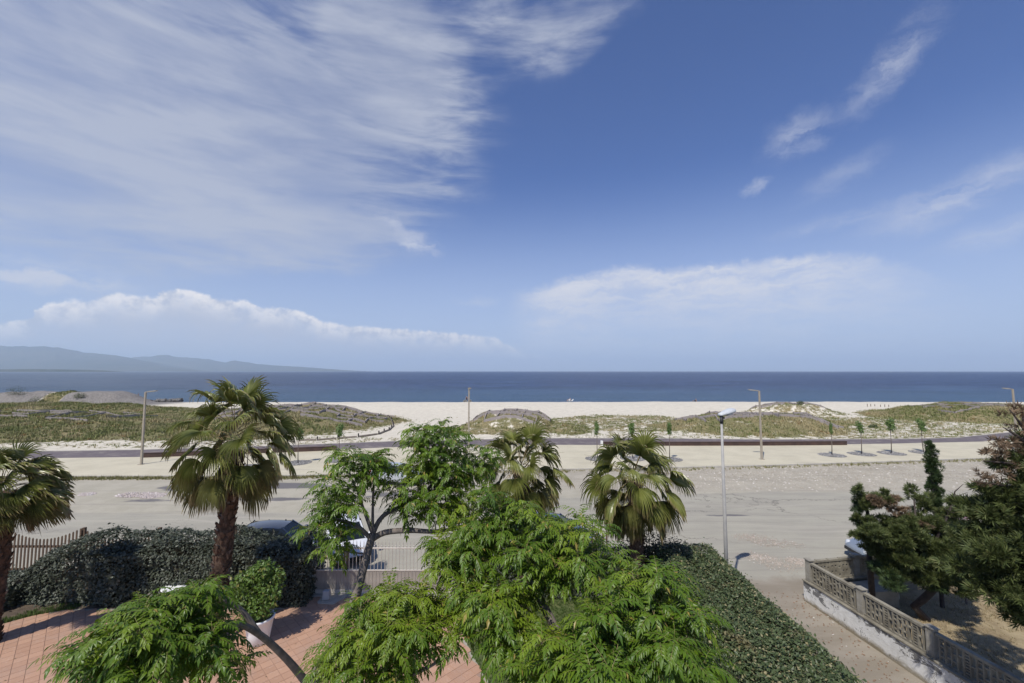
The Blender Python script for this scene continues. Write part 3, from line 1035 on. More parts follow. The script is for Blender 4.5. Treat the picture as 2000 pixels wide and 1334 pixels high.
MB().box(ax * 0.42 + Vector((0, 0, 7.03 - 0.085)), (0.34, 0.2, 0.03), M=Matrix((ax, sd, up)).transposed()).build('lens', m_lens, hd)
MB().box((0.03, -0.1, 6.92), (0.06, 0.08, 0.07)).build('photocell', plain('black_plastic', (0.03, 0.03, 0.03)), root)

# ------------------------------------------------------------------ young promenade trees
m_ytrunk = plain('young_bark', (0.115, 0.09, 0.075), (0.17, 0.14, 0.11), 8, 0.9, 0.3)
m_yleaf = leafmat('young_tree_leaves', (0.09, 0.155, 0.03), (0.13, 0.21, 0.045), None, 0.5, 0.3)
lf_v = np.array([(0, 0, 0), (.45, .3, .05), (1, 0, -.1), (.45, -.3, .05), (.45, 0, 0)], float)
lf_f = np.array([(0, 4, 2, 1), (0, 3, 2, 4)])
young_meshes = []
for k in range(4):
    r_ = np.random.default_rng(60 + k)
    n = 420
    dirs = r_.normal(size=(n, 3))
    dirs /= np.linalg.norm(dirs, axis=1, keepdims=True)
    lob = [(r_.uniform(-.2, .2), r_.uniform(-.2, .2), 2.35 + q_ * 0.22) for q_ in range(4)]
    T = dirs * (0.12 + 0.26 * r_.random((n, 1))) * np.array([1, 1, .9]) + np.array(lob)[r_.integers(0, 4, n)]
    M = frames(dirs + np.array([0, 0, .5]), r_.random(n) * 6.28) * (0.13 + .07 * r_.random(n))[:, None, None]
    cm = batch('crown', lf_v, lf_f, M, T, m_yleaf)
    tb = MB()
    bend = r_.uniform(-.06, .06, 2)
    tb.tube([(0, 0, 0), (bend[0], bend[1], 1.0), (bend[0] * .5, bend[1], 2.2)], [0.045, 0.036, 0.026], 7)
    for q_ in lob:
        tb.tube([(bend[0] * .5, bend[1], 2.0), q_], [0.022, 0.008], 5)
    young_meshes.append((tb.mesh('trunk', m_ytrunk, True), cm))
m_disc = plain('dark_gravel_bed', (0.20, 0.19, 0.18), (0.13, 0.125, 0.12), 10, 0.95, 0.9, 14, 0.05)
m_bedpeb = pebmat('bed_pebbles', (0.30, 0.29, 0.275), (0.14, 0.135, 0.13), (0.45, 0.43, 0.4))
bed_xy = []
YT = [(483, 912, 'young tree half hidden behind the fronds of the tall palm', 1.0, 1.0),
      (582, 904, 'young tree standing just right of the tall palm', 1.0, 1.0),
      (661, 899, 'young tree peeping over the left clump of the feathery tree', 1.08, 1.0),
      (1167, 896, 'slender young tree left of the fan palm pair, before the white wall end', 1.12, .72),
      (1236, 896, 'young tree whose top shows above the right fan palm', 1.12, .95),
      (1308, 897, 'slender young tree with a narrow crown right of the right fan palm', 1.12, .72),
      (1625, 889, 'young tree almost without leaves at the end of the rusty wall', 1.02, .45),
      (1683, 887, 'young tree with a small round crown, between the bare one and the widest one', 1.05, .85),
      (1741, 885.5, 'young tree with the widest crown of the promenade row', 1.14, 1.12),
      (1804, 884, 'young tree just behind the top of the column cypress', 1.08, .98)]
for i, (px, py, lab, hs, cs) in enumerate(YT):
    g = G(px, py, 0.10)
    tm, cm = young_meshes[i % 4]
    root = empty('young_tree', (g.x, g.y, 0.10), lab, 'tree', 'young trees on the promenade', rz=random.random() * 6)
    o = link('trunk', tm, root)
    o.scale = (1, 1, hs)
    o = link('crown', cm, root)
    o.scale = (cs, cs, hs)
    k = 28
    sheet('planting_bed', [(g.x + 1.22 * math.cos(a * 6.2832 / k), g.y + 1.22 * math.sin(a * 6.2832 / k)) for a in range(k)], 0.106, m_disc)
    a_ = rng.random(330) * 6.28
    r_ = np.sqrt(rng.random(330)) * 1.22
    bed_xy.append(np.stack([g.x + np.cos(a_) * r_, g.y + np.sin(a_) * r_], 1))
pebbles('pebbles', np.concatenate(bed_xy), 0.05, m_bedpeb, z=0.115, label='grey pebbles filling the round beds of the young trees')
#PART2
# ------------------------------------------------------------------ garden: patio, lawn, planting earth
m_grout = plain('grey_grout', (0.33, 0.22, 0.165), (0.27, 0.18, 0.135), 5, 0.95, 0.2)


def tilemat(name, island):
    m, t, b = new_mat(name)
    r_ = t.n('ShaderNodeNewGeometry').outputs['Random Per Island'] if island else t.n('ShaderNodeObjectInfo').outputs['Random']
    p = pos(t)
    c_ = t.mix(r_, (0.47, 0.28, 0.18), (0.405, 0.235, 0.15))
    c_ = t.mix(t.rng(t.noise(p, 0.9, 6, 0.7), 0.45, 0.7, 0, 0.6), c_, (0.40, 0.27, 0.20))
    c_ = t.mix(t.rng(t.noise(p, 9, 4, 0.7), 0.55, 0.75, 0, 0.5), c_, (0.58, 0.42, 0.32))
    t.put(b.inputs['Base Color'], c_)
    b.inputs['Roughness'].default_value = 0.6
    bump(t, b, t.noise(p, 30, 3, 0.6), 0.2, 0.004)
    return m


PATIO = [(-24, 4), (-21.5, 11.2), (-19.3, 13.6), (-17.9, 14.9), (-17.2, 15.7), (-16.3, 16.15), (-8.2, 16.25), (-7.6, 17.0), (-2.3, 17.05), (-2.1, 15.6), (-1.2, 13.5), (-0.35, 11.8), (0.2, 9), (0.4, 4)]
patio = slab('patio', PATIO, -0.3, 0.012, m_grout)


def inside(x, y, poly):
    c_ = False
    j = len(poly) - 1
    for i in range(len(poly)):
        if (poly[i][1] > y) != (poly[j][1] > y) and x < (poly[j][0] - poly[i][0]) * (y - poly[i][1]) / (poly[j][1] - poly[i][1]) + poly[i][0]:
            c_ = not c_
        j = i
    return c_


TS = 0.305
tl = TS / 2 - 0.006
tv = np.array([(-tl, -tl, 0), (tl, -tl, 0), (tl, tl, 0), (-tl, tl, 0),
               (-tl + .004, -tl + .004, .012), (tl - .004, -tl + .004, .012), (tl - .004, tl - .004, .012), (-tl + .004, tl - .004, .012)])
tf = np.array([(4, 5, 6, 7), (0, 1, 5, 4), (1, 2, 6, 5), (2, 3, 7, 6), (3, 0, 4, 7)])
tile_me = np_mesh('tile', tv, tf, tilemat('terracotta_tile', False))
cells = []
c45 = math.cos(R(45))
for i in range(-90, 90):
    for j in range(-90, 90):
        x, y = (i * c45 - j * c45) * TS - 9, (i * c45 + j * c45) * TS + 12
        if inside(x, y, PATIO) and y > 9:
            cells.append((x, y))


def seen(c_):
    x, y = c_
    px, dy_ = 1000 + x / y * FPX, (CAMH / y) * FPX
    if 0 < px < 700 and dy_ < 612:
        if px < 500 and dy_ > 480 and px > 80 + (610 - dy_) * 0.5:      # mostly under the leafy branch
            return 2 * y
        return y
    return 100 + y


cells.sort(key=seen)
for x, y in cells[:300]:
    o = link('tile', tile_me, patio, (x, y, 0.012))
    o.rotation_euler = (random.uniform(-.006, .006), random.uniform(-.006, .006), R(45))
rest = np.array(cells[300:])
o = link('tiles', batch('tiles', tv, tf, rotz(np.full(len(rest), R(45))), np.concatenate([rest, np.full((len(rest), 1), .012)], 1), tilemat('terracotta_tiles', True)), patio)
tag(o, kind='stuff')

m_soil = plain('garden_soil', (0.075, 0.055, 0.038), (0.12, 0.09, 0.06), 4, 0.95, 0.8, 18, 0.04)
slab('garden_bed', [(-30, 15.2), (-19.4, 13.7), (-17.95, 15.0), (-17.25, 15.8), (-16.3, 16.3), (-8.25, 16.35), (-7.7, 17.1), (-7.7, 18.6), (-30, 18.6)], -0.3, 0.03, m_soil)
m_lawn = plain('lawn_ground', (0.075, 0.10, 0.03), (0.12, 0.13, 0.05), 2.5, 0.95, 0.8, 25, 0.03)
slab('lawn', [(-2.2, 17.1), (-2.0, 15.6), (-1.1, 13.5), (-0.25, 11.8), (0.3, 9), (0.5, 4), (8.1, 4), (8.1, 18.4), (-2.2, 18.4)], -0.3, 0.03, m_lawn)
m_grass = leafmat('lawn_grass', (0.085, 0.135, 0.03), (0.13, 0.18, 0.05), None, 0.6, 0.3, 0.3)
n = 16000
xy = np.stack([rng.uniform(-1.6, 5.6, n), rng.uniform(9.5, 17.5, n)], 1)
keep = np.array([not inside(x - .08, y, PATIO) for x, y in xy])
xy = xy[keep]
tufts('lawn_grass', xy, np.full(len(xy), .02), 0.09, m_grass, label='short green lawn under the feathery trees', nb=6, w=0.008)
xy = []
for i in range(900):
    x = random.uniform(-20.5, -16)
    y = np.interp(x, [-21.5, -19.3, -17.9, -17.2, -16.3], [11.2, 13.6, 14.9, 15.7, 16.15]) + random.random() ** 2 * 0.6 + .05
    xy.append((x, y))
tufts('weeds', np.array(xy), np.full(len(xy), .02), 0.10, m_grass, label='low green weeds between the left palm and the patio edge', nb=6, w=0.010)

m_iron = plain('dark_iron', (0.075, 0.07, 0.068), (0.11, 0.10, 0.095), 6, 0.6, 0.3)
g = G(250, 1197, .03)
root = empty('drain_cover', (g.x, g.y, 0.024), 'dark grey square drain cover in the terracotta patio', 'drain cover', rz=R(45))
MB().box((0, 0, .006), (0.86, 0.86, 0.012)).build('frame', m_iron, root)
MB().box((0, 0, .017), (0.76, 0.76, 0.012)).build('lid', m_iron, root)

n = 420
xy = np.stack([rng.uniform(-18, -0.6, n), rng.uniform(11.5, 16.9, n)], 1)
keep = np.array([inside(x, y, PATIO) for x, y in xy]) & (rng.random(n) < 0.25 + 0.75 * sstep(xy[:, 1], 15, 16.5))
xy = xy[keep]
Mx = frames(np.array([0, 0, 1.0]) + rng.normal(size=(len(xy), 3)) * .15, rng.random(len(xy)) * 6.28) * .07
tag(link('fallen_leaves', batch('fallen_leaves', np.array([(0, 0, 0), (.4, .2, .06), (1, 0, 0), (.4, -.2, .06)], float), np.array([(0, 3, 2, 1)]), Mx, np.concatenate([xy, np.full((len(xy), 1), .034)], 1),
    leafmat('fallen_leaf', (0.22, 0.15, 0.06), (0.13, 0.12, 0.04), None, .8, 0))), 'few fallen leaves scattered over the terracotta patio', None, None, 'stuff')

# ------------------------------------------------------------------ picket fence
m_wood = plain('brown_fence_wood', (0.155, 0.10, 0.062), (0.10, 0.066, 0.044), 3, 0.85, 0.4, 20, 0.01)
FY = 18.45


def fence(xa, xb, label):
    root = empty('picket_fence', (xa, FY, 0), label, 'fence', 'brown picket fences along the road')
    nn = int((xb - xa) / 0.152)
    base = []
    for i in range(nn + 1):
        x = xa + i * 0.152
        u = ((x + 21.3) / 3.2) % 1.0
        h = 2.14 - 0.46 * math.sin(math.pi * u) ** 0.9
        key = round(h, 2)
        M = MB()
        j = random.uniform(-.006, .006)
        M.add([(-.033, -.011, .06), (.033, -.011, .06), (.033, .011, .06), (-.033, .011, .06),
               (-.033 + j, -.011, h - .04), (.033 + j, -.011, h - .04), (.033 + j, .011, h - .04), (-.033 + j, .011, h - .04), (j, -.011, h), (j, .011, h)],
              [(0, 1, 5, 4), (1, 2, 6, 5), (2, 3, 7, 6), (3, 0, 4, 7), (4, 5, 8), (7, 9, 6), (5, 6, 9, 8), (7, 4, 8, 9)])
        o = M.build('picket', m_wood, root)
        o.location = (x - xa, 0, 0)
    for z in (0.42, 1.35):
        MB().box(((xb - xa) / 2, 0.035, z), (xb - xa, 0.04, 0.09)).build('rail', m_wood, root)
    k = math.ceil((xa + 21.3) / 3.2)
    while -21.3 + 3.2 * k < xb:
        MB().box((-21.3 + 3.2 * k - xa, 0.11, 1.05), (0.11, 0.11, 2.1)).build('post', m_wood, root)
        k += 1


fence(-26.2, -8.0, 'brown wooden picket fence with dipping tops behind the dark left hedge')
fence(-2.1, 4.0, 'brown wooden picket fence behind the two fan palms')

# ------------------------------------------------------------------ sliding gate
m_gate = plain('beige_gate_steel', (0.54, 0.50, 0.43), (0.46, 0.42, 0.36), 2.5, 0.55, 0.1)
GX0, GX1, GY = -7.72, -2.35, 17.25
root = empty('sliding_gate', (GX0, GY, 0), 'long beige steel gate with spiked bars across the patio entrance', 'gate')
wg = GX1 - GX0
bm_ = MB()
bm_.tube([(0, 0, .95), (0, 0, 1.98)], 0.0125, 6, cap=False)
bm_.tube([(0, 0, 1.98), (0, 0, 2.08)], [0.0125, 0.002], 6)
bar_me = bm_.mesh('bar', m_gate)
ball = MB().lathe((0, 0, 0), [(0.004, -.028), (.024, -.014), (.028, 0), (.024, .014), (.004, .028)], 8).mesh('ball', m_gate, True)
nb = int(wg / 0.14)
for i in range(nb):
    o = link('bar', bar_me, root, (0.09 + i * 0.14, 0, 0))
    link('knob', ball, o, (0, 0, 1.86))
MB().box((wg / 2, 0, 1.78), (wg, 0.05, 0.06)).build('top_rail', m_gate, root, bev=.006)
MB().box((wg / 2, 0, 0.94), (wg, 0.05, 0.04)).build('middle_rail', m_gate, root)
MB().box((wg / 2, 0, 0.15), (wg, 0.06, 0.14)).build('bottom_rail', m_gate, root)
slat_me = MB().box((0, 0, .57), (0.128, 0.018, 0.70)).box((-.062, -.014, .57), (0.022, 0.014, 0.70)).mesh('slat', plain('darker_gate_steel', (0.33, 0.30, 0.255), (0.26, 0.235, 0.20), 2.5, 0.6, 0.1))  # slats in a darker tone than the bars
for i in range(nb):
    link('slat', slat_me, root, (0.09 + i * 0.14, 0, 0))
for x in (0.01, wg - .01):
    MB().box((x, 0, 1.0), (0.06, 0.06, 1.8)).build('end_post', m_gate, root)
tag(slab('gate_track', [(GX0 - .2, 17.1), (GX1 + .3, 17.1), (GX1 + .3, 17.42), (GX0 - .2, 17.42)], -.3, 0.05, m_kerb), kind='structure')
m_post = plain('rust_brown_post', (0.17, 0.11, 0.08), (0.12, 0.08, 0.06), 3, 0.8, 0.3)
root = empty('gate_post', (-6.62, 17.62, 0), 'square brown post standing behind the left half of the gate', 'post')
MB().box((0, 0, .9), (0.17, 0.17, 1.8)).build('shaft', m_post, root, bev=.01)
MB().box((0, 0, 1.82), (0.21, 0.21, 0.04)).build('cap', m_post, root)
g = G(650, 1158, .0)
root = empty('gate_motor', (g.x, 16.85, 0.03), 'small pale box of the gate motor at the foot of the hedge', 'gate motor')
MB().box((0, 0, .02), (0.5, 0.42, 0.04)).build('plinth', m_kerb, root)
MB().box((0, 0, .20), (0.28, 0.22, 0.32), taper=.88).build('housing', plain('grey_plastic', (0.42, 0.43, 0.43), (0.36, 0.37, 0.37), 4, .5, .05), root, bev=.03)
g = G(645, 1172, .03)
MBs = [(g.x - .35, g.y - .25), (g.x + .25, g.y - .3), (g.x + .6, g.y + .35), (g.x - .1, g.y + .45)]
slab('paving_slab', MBs, 0.0, 0.055, m_kerb)

# ------------------------------------------------------------------ hedges
m_core = plain('hedge_core', (0.022, 0.022, 0.014), (0.035, 0.03, 0.02), 8, 1.0, 0.6, 30, 0.03, 0.05)
hl_v = np.array([(0, 0, 0), (.4, .32, .06), (1, 0, -.08), (.4, -.32, .06)], float)
hl_f = np.array([(0, 3, 2, 1)])


def hedge(name, label, x0, x1, y0, y1, h, dens, size, mat, group=None, bumpy=0.18, seed=0, skew=None, wob=1.0, prof=None):
    """box hedge: a solid dark core under a skin of leaves on the top and the sides"""
    root = empty(name, ((x0 + x1) / 2, (y0 + y1) / 2, 0), label, 'hedge', group)
    cx, cy = (x0 + x1) / 2, (y0 + y1) / 2
    wx, wy = x1 - x0, y1 - y0
    r_ = np.random.default_rng(seed)
    pts, nor = [], []
    faces = [('t', wx * wy), ('-y', wx * h), ('-x', wy * h), ('+x', wy * h), ('+y', wx * h)]
    for fc_, ar in faces:
        n_ = int(ar * dens * (0.35 if fc_ == '+y' else 1))
        u, v = r_.random(n_), r_.random(n_)
        if fc_ == 't':
            p_ = np.stack([x0 + u * wx, y0 + v * wy, np.full(n_, h)], 1)
            nn_ = np.tile([0, 0, 1.0], (n_, 1))
        elif fc_ in ('-y', '+y'):
            p_ = np.stack([x0 + u * wx, np.full(n_, y0 if fc_ == '-y' else y1), v * h], 1)
            nn_ = np.tile([0, -1.0 if fc_ == '-y' else 1.0, 0.25], (n_, 1))
        else:
            p_ = np.stack([np.full(n_, x0 if fc_ == '-x' else x1), y0 + u * wy, v * h], 1)
            nn_ = np.tile([-1.0 if fc_ == '-x' else 1.0, 0, 0.25], (n_, 1))
        pts.append(p_)
        nor.append(nn_)
    p_, nn_ = np.concatenate(pts), np.concatenate(nor)
    # rounded shoulders
    ez = np.clip((p_[:, 2] - (h - .35)) / .35, 0, 1)
    for ax_, lo, hi in ((0, x0, x1), (1, y0, y1)):
        dlo, dhi = p_[:, ax_] - lo, hi - p_[:, ax_]
        k = np.where(dlo < .4, (1 - dlo / .4), 0) ** 2
        k2 = np.where(dhi < .4, (1 - dhi / .4), 0) ** 2
        p_[:, 2] -= (k + k2) * .16 * ez
    lump_ = (fbm(p_[:, 0] * 1.1 + 5, p_[:, 1] * 1.1 + p_[:, 2] * 1.3, seed + 60, 4) - 0.5) * 2 * bumpy
    low = fbm(p_[:, 0] * 0.35, p_[:, 1] * 0.35 + p_[:, 2] * .2, seed + 70, 2) - .5
    d_ = lump_ + (r_.random(len(p_)) - .55) * 0.13 + (r_.random(len(p_)) < .035) * r_.random(len(p_)) * .26
    p_ = p_ + nn_ * d_[:, None]
    p_[:, 2] += low * bumpy * 2.0 * wob * (p_[:, 2] / h)
    if prof is not None:
        p_[:, 2] *= np.interp(p_[:, 0], [q_[0] for q_ in prof], [q_[1] for q_ in prof])
    if skew is not None:
        p_[:, 0] += (p_[:, 1] - cy) * skew
    N = nn_ * 0.8 + r_.normal(size=p_.shape) * 0.55 + np.array([0, 0, .35])
    M = frames(N, r_.random(len(p_)) * 6.28) * (size * (0.45 + 1.0 * r_.random(len(p_)) ** 1.3))[:, None, None]
    p_ -= np.array([cx, cy, 0])
    o = link('foliage', batch('foliage', hl_v, hl_f, M, p_, mat), root)
    tag(o, kind='stuff')
    cb = MB()
    k = 0.20 + bumpy * .6
    nx_, ny_ = max(1, int(wx / 1.5)), max(1, int(wy / 1.5))
    vs = []
    xs_ = x0
    if prof is not None:
        xs_ = [q_[0] for q_ in prof if q_[1] >= .97][0]
    a0, a1, b0_, b1 = xs_ + k - cx, x1 - k - cx, y0 + k - cy, y1 - k - cy
    sk = (lambda y: (y) * skew) if skew is not None else (lambda y: 0)
    cb.add([(a0 + sk(b0_), b0_, 0), (a1 + sk(b0_), b0_, 0), (a1 + sk(b1), b1, 0), (a0 + sk(b1), b1, 0),
            (a0 + sk(b0_), b0_, h - k), (a1 + sk(b0_), b0_, h - k), (a1 + sk(b1), b1, h - k), (a0 + sk(b1), b1, h - k)],
           [(0, 3, 2, 1), (4, 5, 6, 7), (0, 1, 5, 4), (1, 2, 6, 5), (2, 3, 7, 6), (3, 0, 4, 7)])
    cb.build('dark_core', m_core, root)  # one solid dark box fills the inside of the hedge
    return root


m_hleaf = leafmat('dark_grey_green_leaves', (0.042, 0.052, 0.030), (0.085, 0.098, 0.062), (0.14, 0.15, 0.11), 0.5, 0.10, 0.5, patch=((0.075, 0.062, 0.035), 1.4, .60, .75))
m_hleaf2 = leafmat('clipped_hedge_leaves', (0.055, 0.082, 0.028), (0.105, 0.135, 0.052), (0.30, 0.26, 0.13), 0.5, 0.15, 0.5, patch=((0.15, 0.13, 0.055), 1.1, .56, .74))
hedge('hedge', 'bushy dark grey green hedge with an uneven top along the picket fence', -18.6, -7.72, 16.45, 18.15, 2.22, 640, 0.105, m_hleaf, bumpy=0.34, seed=3, prof=[(-18.8, .45), (-17.9, .72), (-16.9, .92), (-16.4, 1.0), (-15.2, .96), (-13.6, 1.03), (-12.0, .97), (-10.6, 1.04), (-9.2, .95), (-7.7, 1.0)])
hedge('hedge', 'low dark hedge end bending toward the viewer behind the left palm', -22.6, -18.4, 15.9, 17.7, 0.95, 520, 0.105, m_hleaf, bumpy=0.2, seed=4)
hedge('hedge', 'dark hedge under the two fan palms along the road', -2.0, 7.0, 16.9, 18.1, 1.55, 520, 0.10, m_hleaf, bumpy=0.2, seed=6)
hedge('clipped_hedge', 'broad clipped green hedge running from the right fan palm toward the viewer', 5.35, 7.75, 6.6, 17.3, 1.93, 1150, 0.080, m_hleaf2, bumpy=0.13, seed=5, wob=.8)

# ------------------------------------------------------------------ white wall with a pierced concrete fence
m_wwall, t, b = new_mat('peeling_whitewash')
p = pos(t)
f1 = t.noise(t.mapping(p, rot=(0, 0, 0), sca=(1.4, 1.0, 1.9)), 1.7, 10, 0.72, 0.4)
z_ = t.sep(p)[2]
pk = t.m('ADD', f1, t.m('MULTIPLY', t.rng(z_, 0.25, 0.75), 0.085))
c_ = t.mix(t.rng(t.noise(p, 3, 6, 0.7), 0.35, 0.7), (0.74, 0.73, 0.69), (0.60, 0.585, 0.535))
c_ = t.mix(t.rng(pk, 0.60, 0.62), c_, (0.17, 0.165, 0.155))
c_ = t.mix(t.rng(t.m('ADD', z_, t.m('MULTIPLY', t.m('SUBTRACT', f1, .5), .5)), 0.22, 0.02), c_, (0.24, 0.20, 0.13))
vr = t.n('ShaderNodeTexVoronoi', feature='DISTANCE_TO_EDGE')
t.put(vr.inputs['Vector'], t.vm('ADD', p, t.vm('MULTIPLY', t.noise(p, 2.0, 5, 0.7, color=True), (1.0, 1.0, 1.0))))
vr.inputs['Scale'].default_value = 0.8
c_ = t.mix(t.rng(vr.outputs['Distance'], 0.010, 0.002), c_, (0.16, 0.15, 0.13))
t.put(b.inputs['Base Color'], c_)
b.inputs['Roughness'].default_value = 0.9
bump(t, b, pk, 0.7, 0.03)
m_conc = plain('lichened_concrete', (0.285, 0.26, 0.20), (0.17, 0.152, 0.115), 2.2, 0.92, 0.6, 25, 0.01, 0.2)
m_conc2 = plain('pale_cast_concrete', (0.33, 0.31, 0.26), (0.22, 0.20, 0.16), 2.6, 0.92, 0.5, 25, 0.01, 0.2)
C0 = Vector((11.25, 16.75, 0))
dirA = Vector((0.105, -1, 0)).normalized()               # toward the viewer
dirB = Vector((1, 0.19, 0)).normalized()                 # along the road
WH = 0.74
LA, LB = 11.0, 9.0


def wall_run(name, o_, d, L, label, th=0.26):
    n_ = Vector((-d.y, d.x, 0))
    root = empty(name, o_, label, 'wall')
    M = Matrix((d, n_, Vector((0, 0, 1)))).transposed()
    MB().box(d * (L / 2) + Vector((0, 0, WH / 2 - .15)), (L, th, WH + .3), M=M).build('wall', m_wwall, root, bev=.01)
    MB().box(d * (L / 2) + Vector((0, 0, WH + .025)), (L + .06, th + .07, 0.05), M=M).build('coping', m_conc, root, bev=.008)
    return root


ra = wall_run('garden_wall', C0 - dirA * .13, dirA, LA, 'low whitewashed wall with flaking paint along the dirt alley')
m_ww_keep, m_wwall = m_wwall, m_conc
rb = wall_run('garden_wall', C0 + dirB * .16, dirB, LB, 'low wall under the pierced fence on the road side of the right garden')
m_wwall = m_ww_keep

PATS = [[(0.22, .27), (.60, .65)], [(.12, .17), (.30, .35), (.48, .53), (.66, .71)], [(.38, .43), (.74, .79)], [(.06, .11), (.16, .21), (.26, .31), (.36, .41), (.46, .51), (.56, .61), (.68, .73)], [(.50, .56)], [(.2, .24), (.44, .49), (.70, .75)]]


def panel_mesh(L, kind):
    """precast screen: uprights, with solid blocks at odd heights between them"""
    b_ = MB()
    Hh = 0.66
    b_.box((L / 2, 0, Hh + .02), (L, 0.13, 0.07))
    b_.box((L / 2, 0, 0.03), (L, 0.11, 0.06))
    nbar = 11 if kind else 13
    ws = [0.05, .07, .04, .06, .08, .04, .07, .05, .05, .07, .05]
    xs = np.linspace(0.08, L - 0.08, nbar)
    th = 0.085 if kind else 0.10
    for i, x in enumerate(xs):
        w_ = ws[i % len(ws)] * (1.35 if kind else 0.62)
        b_.box((x, 0, .06 + (Hh - .075) / 2), (w_, th, Hh - .075))
        if i < nbar - 1:
            xa = x + w_ / 2
            xb_ = xs[i + 1] - ws[(i + 1) % len(ws)] * (1.35 if kind else 0.62) / 2
            pt = PATS[(i * 5 + 1) % len(PATS)] if not kind else [(0, .14), (.30, .42), (.58, .70)] if i % 3 else [(.12, .34), (.52, .62), (.78, .86)]
            for j, (za, zb) in enumerate(pt):
                za, zb = .06 + za * .74, .06 + zb * .74
                if kind:
                    zb += .05
                b_.box(((xa + xb_) / 2, (0.004 if j % 2 else -.004), (za + zb) / 2), (xb_ - xa, th - .02, zb - za))
    return b_.mesh('panel', m_conc)


def screen(o_, d, L, label, kind, pitch_):
    root = empty('pierced_fence', o_ + Vector((0, 0, WH + .05)), label, 'fence', 'pierced concrete fences on the garden wall')
    ang = math.atan2(d.y, d.x)
    k = 0
    pm = panel_mesh(pitch_ - 0.26, kind)
    pb = MB().box((0, 0, .39), (0.20, 0.18, 0.78)).box((-.055, 0, .39), (0.03, 0.196, 0.76)).box((.055, 0, .39), (0.03, 0.196, 0.76)).box((0, 0, .79), (.27, .23, .03)).mesh('post', m_conc2)
    while k * pitch_ < L:
        o = link('post', pb, root, d * (k * pitch_))
        o.rotation_euler = (0, 0, ang)
        if (k + 1) * pitch_ < L + .3:
            o = link('panel', pm, root, d * (k * pitch_ + .13))
            o.rotation_euler = (0, 0, ang)
        k += 1
    return root


screen(C0 + dirA * .05, dirA, 10.6, 'grey pierced concrete fence on top of the flaking white wall', 0, 2.15)
screen(C0 + dirB * 2.15, dirB, 6.8, 'mossy pierced concrete fence on the road side of the right garden', 1, 2.15)
o = link('panel', panel_mesh(1.85, 1), rb, dirB * .13 + Vector((0, 0, WH + .05)) - dirB * .1)
o.rotation_euler = (0, 0, math.atan2(dirB.y, dirB.x))

m_yard = plain('dry_yard_grass', (0.36, 0.29, 0.175), (0.24, 0.185, 0.11), 1.3, 0.95, 0.9, 14, 0.04, 0.1)
yard = slab('yard', [tuple((C0 + dirA * 10.5 + Vector((.1, 0, 0))).xy), tuple((C0 + dirB * .2).xy), tuple((C0 + dirB * 9).xy), (24, 18), (26, 5)], -.3, 0.10, m_yard)
m_straw = leafmat('yard_straw', (0.42, 0.34, 0.20), (0.28, 0.22, 0.12), (0.12, 0.14, 0.05), 0.8, 0.1, 0.2)
n = 11000
xy = np.stack([rng.uniform(11.9, 22, n), rng.uniform(7, 17, n)], 1)
keep = rng.random(n) < fbm(xy[:, 0] * .8, xy[:, 1] * .8, 5) * 1.4 - .1
xy = xy[keep]
tufts('dry_grass', xy, np.full(len(xy), .09), 0.09, m_straw, label='dry straw grass covering the walled yard', nb=6, w=0.007, lean=1.4)
slab('concrete_platform', [(12.3, 15.9), (14.1, 16.15), (14.0, 17.0), (11.9, 16.6)], -.2, 0.72, plain('rough_platform_concrete', (0.34, 0.31, 0.24), (0.22, 0.2, 0.16), 2, .95, .5))
# bench in the shade
m_plank = plain('reddish_plank', (0.14, 0.07, 0.045), (0.10, 0.05, 0.035), 5, .8, .2)
g = G(1718, 1146, 0.5)
root = empty('garden_bench', (g.x, g.y, 0.10), 'low reddish plank bench in the shade under the cypress', 'bench', rz=.1)
for i in range(3):
    MB().box((0, -.14 + i * .14, .42), (1.5, .12, .03)).build('plank', m_plank, root)
for sx in (-.6, .6):
    MB().box((sx, 0, .20), (.06, .36, .40)).build('leg', m_kerb, root)

# leaf litter and small stones in the alley
n = 900
xy = np.stack([rng.uniform(8.0, 11.3, n), rng.uniform(8, 17.5, n)], 1)
keep = rng.random(n) < sstep(xy[:, 0], 8.5, 10.8)
pebbles('litter', xy[keep], 0.022, pebmat('alley_litter', (0.30, 0.19, 0.12), (0.22, 0.15, 0.10), (0.6, 0.56, 0.5)), z=.015, label='fallen leaves and small stones along the foot of the white wall')

# ------------------------------------------------------------------ cars
m_glass = bpy.data.materials.new('car_glass')
m_glass.use_nodes = True
b = m_glass.node_tree.nodes['Principled BSDF']
b.inputs['Base Color'].default_value = (0.012, 0.016, 0.018, 1)
b.inputs['Roughness'].default_value = 0.05
m_tyre = plain('tyre_rubber', (0.02, 0.02, 0.02), (0.03, 0.03, 0.03), 8, .85, .2)
m_rim = plain('alloy', (0.45, 0.46, 0.47), (0.40, 0.40, 0.41), 8, .3, 0, metal=.7)
m_head = plain('headlight_glass', (0.55, 0.58, 0.6), (0.45, 0.47, 0.5), 3, .12, 0)
m_tail = plain('tail_light_red', (0.35, 0.012, 0.01), (0.28, 0.01, 0.01), 3, .2, 0)
m_trim = plain('black_trim', (0.02, 0.02, 0.02), (0.03, 0.03, 0.03), 5, .6, 0)


def paint(name, c):
    m, t, b = new_mat(name)
    t.put(b.inputs['Base Color'], t.mix(t.rng(t.noise(objco(t), 5, 6, .7), .5, .8, 0, .35), c, tuple(x * .7 + .06 for x in c)))
    b.inputs['Roughness'].default_value = .28
    b.inputs['Coat Weight'].default_value = .8
    b.inputs['Coat Roughness'].default_value = .06
    return m


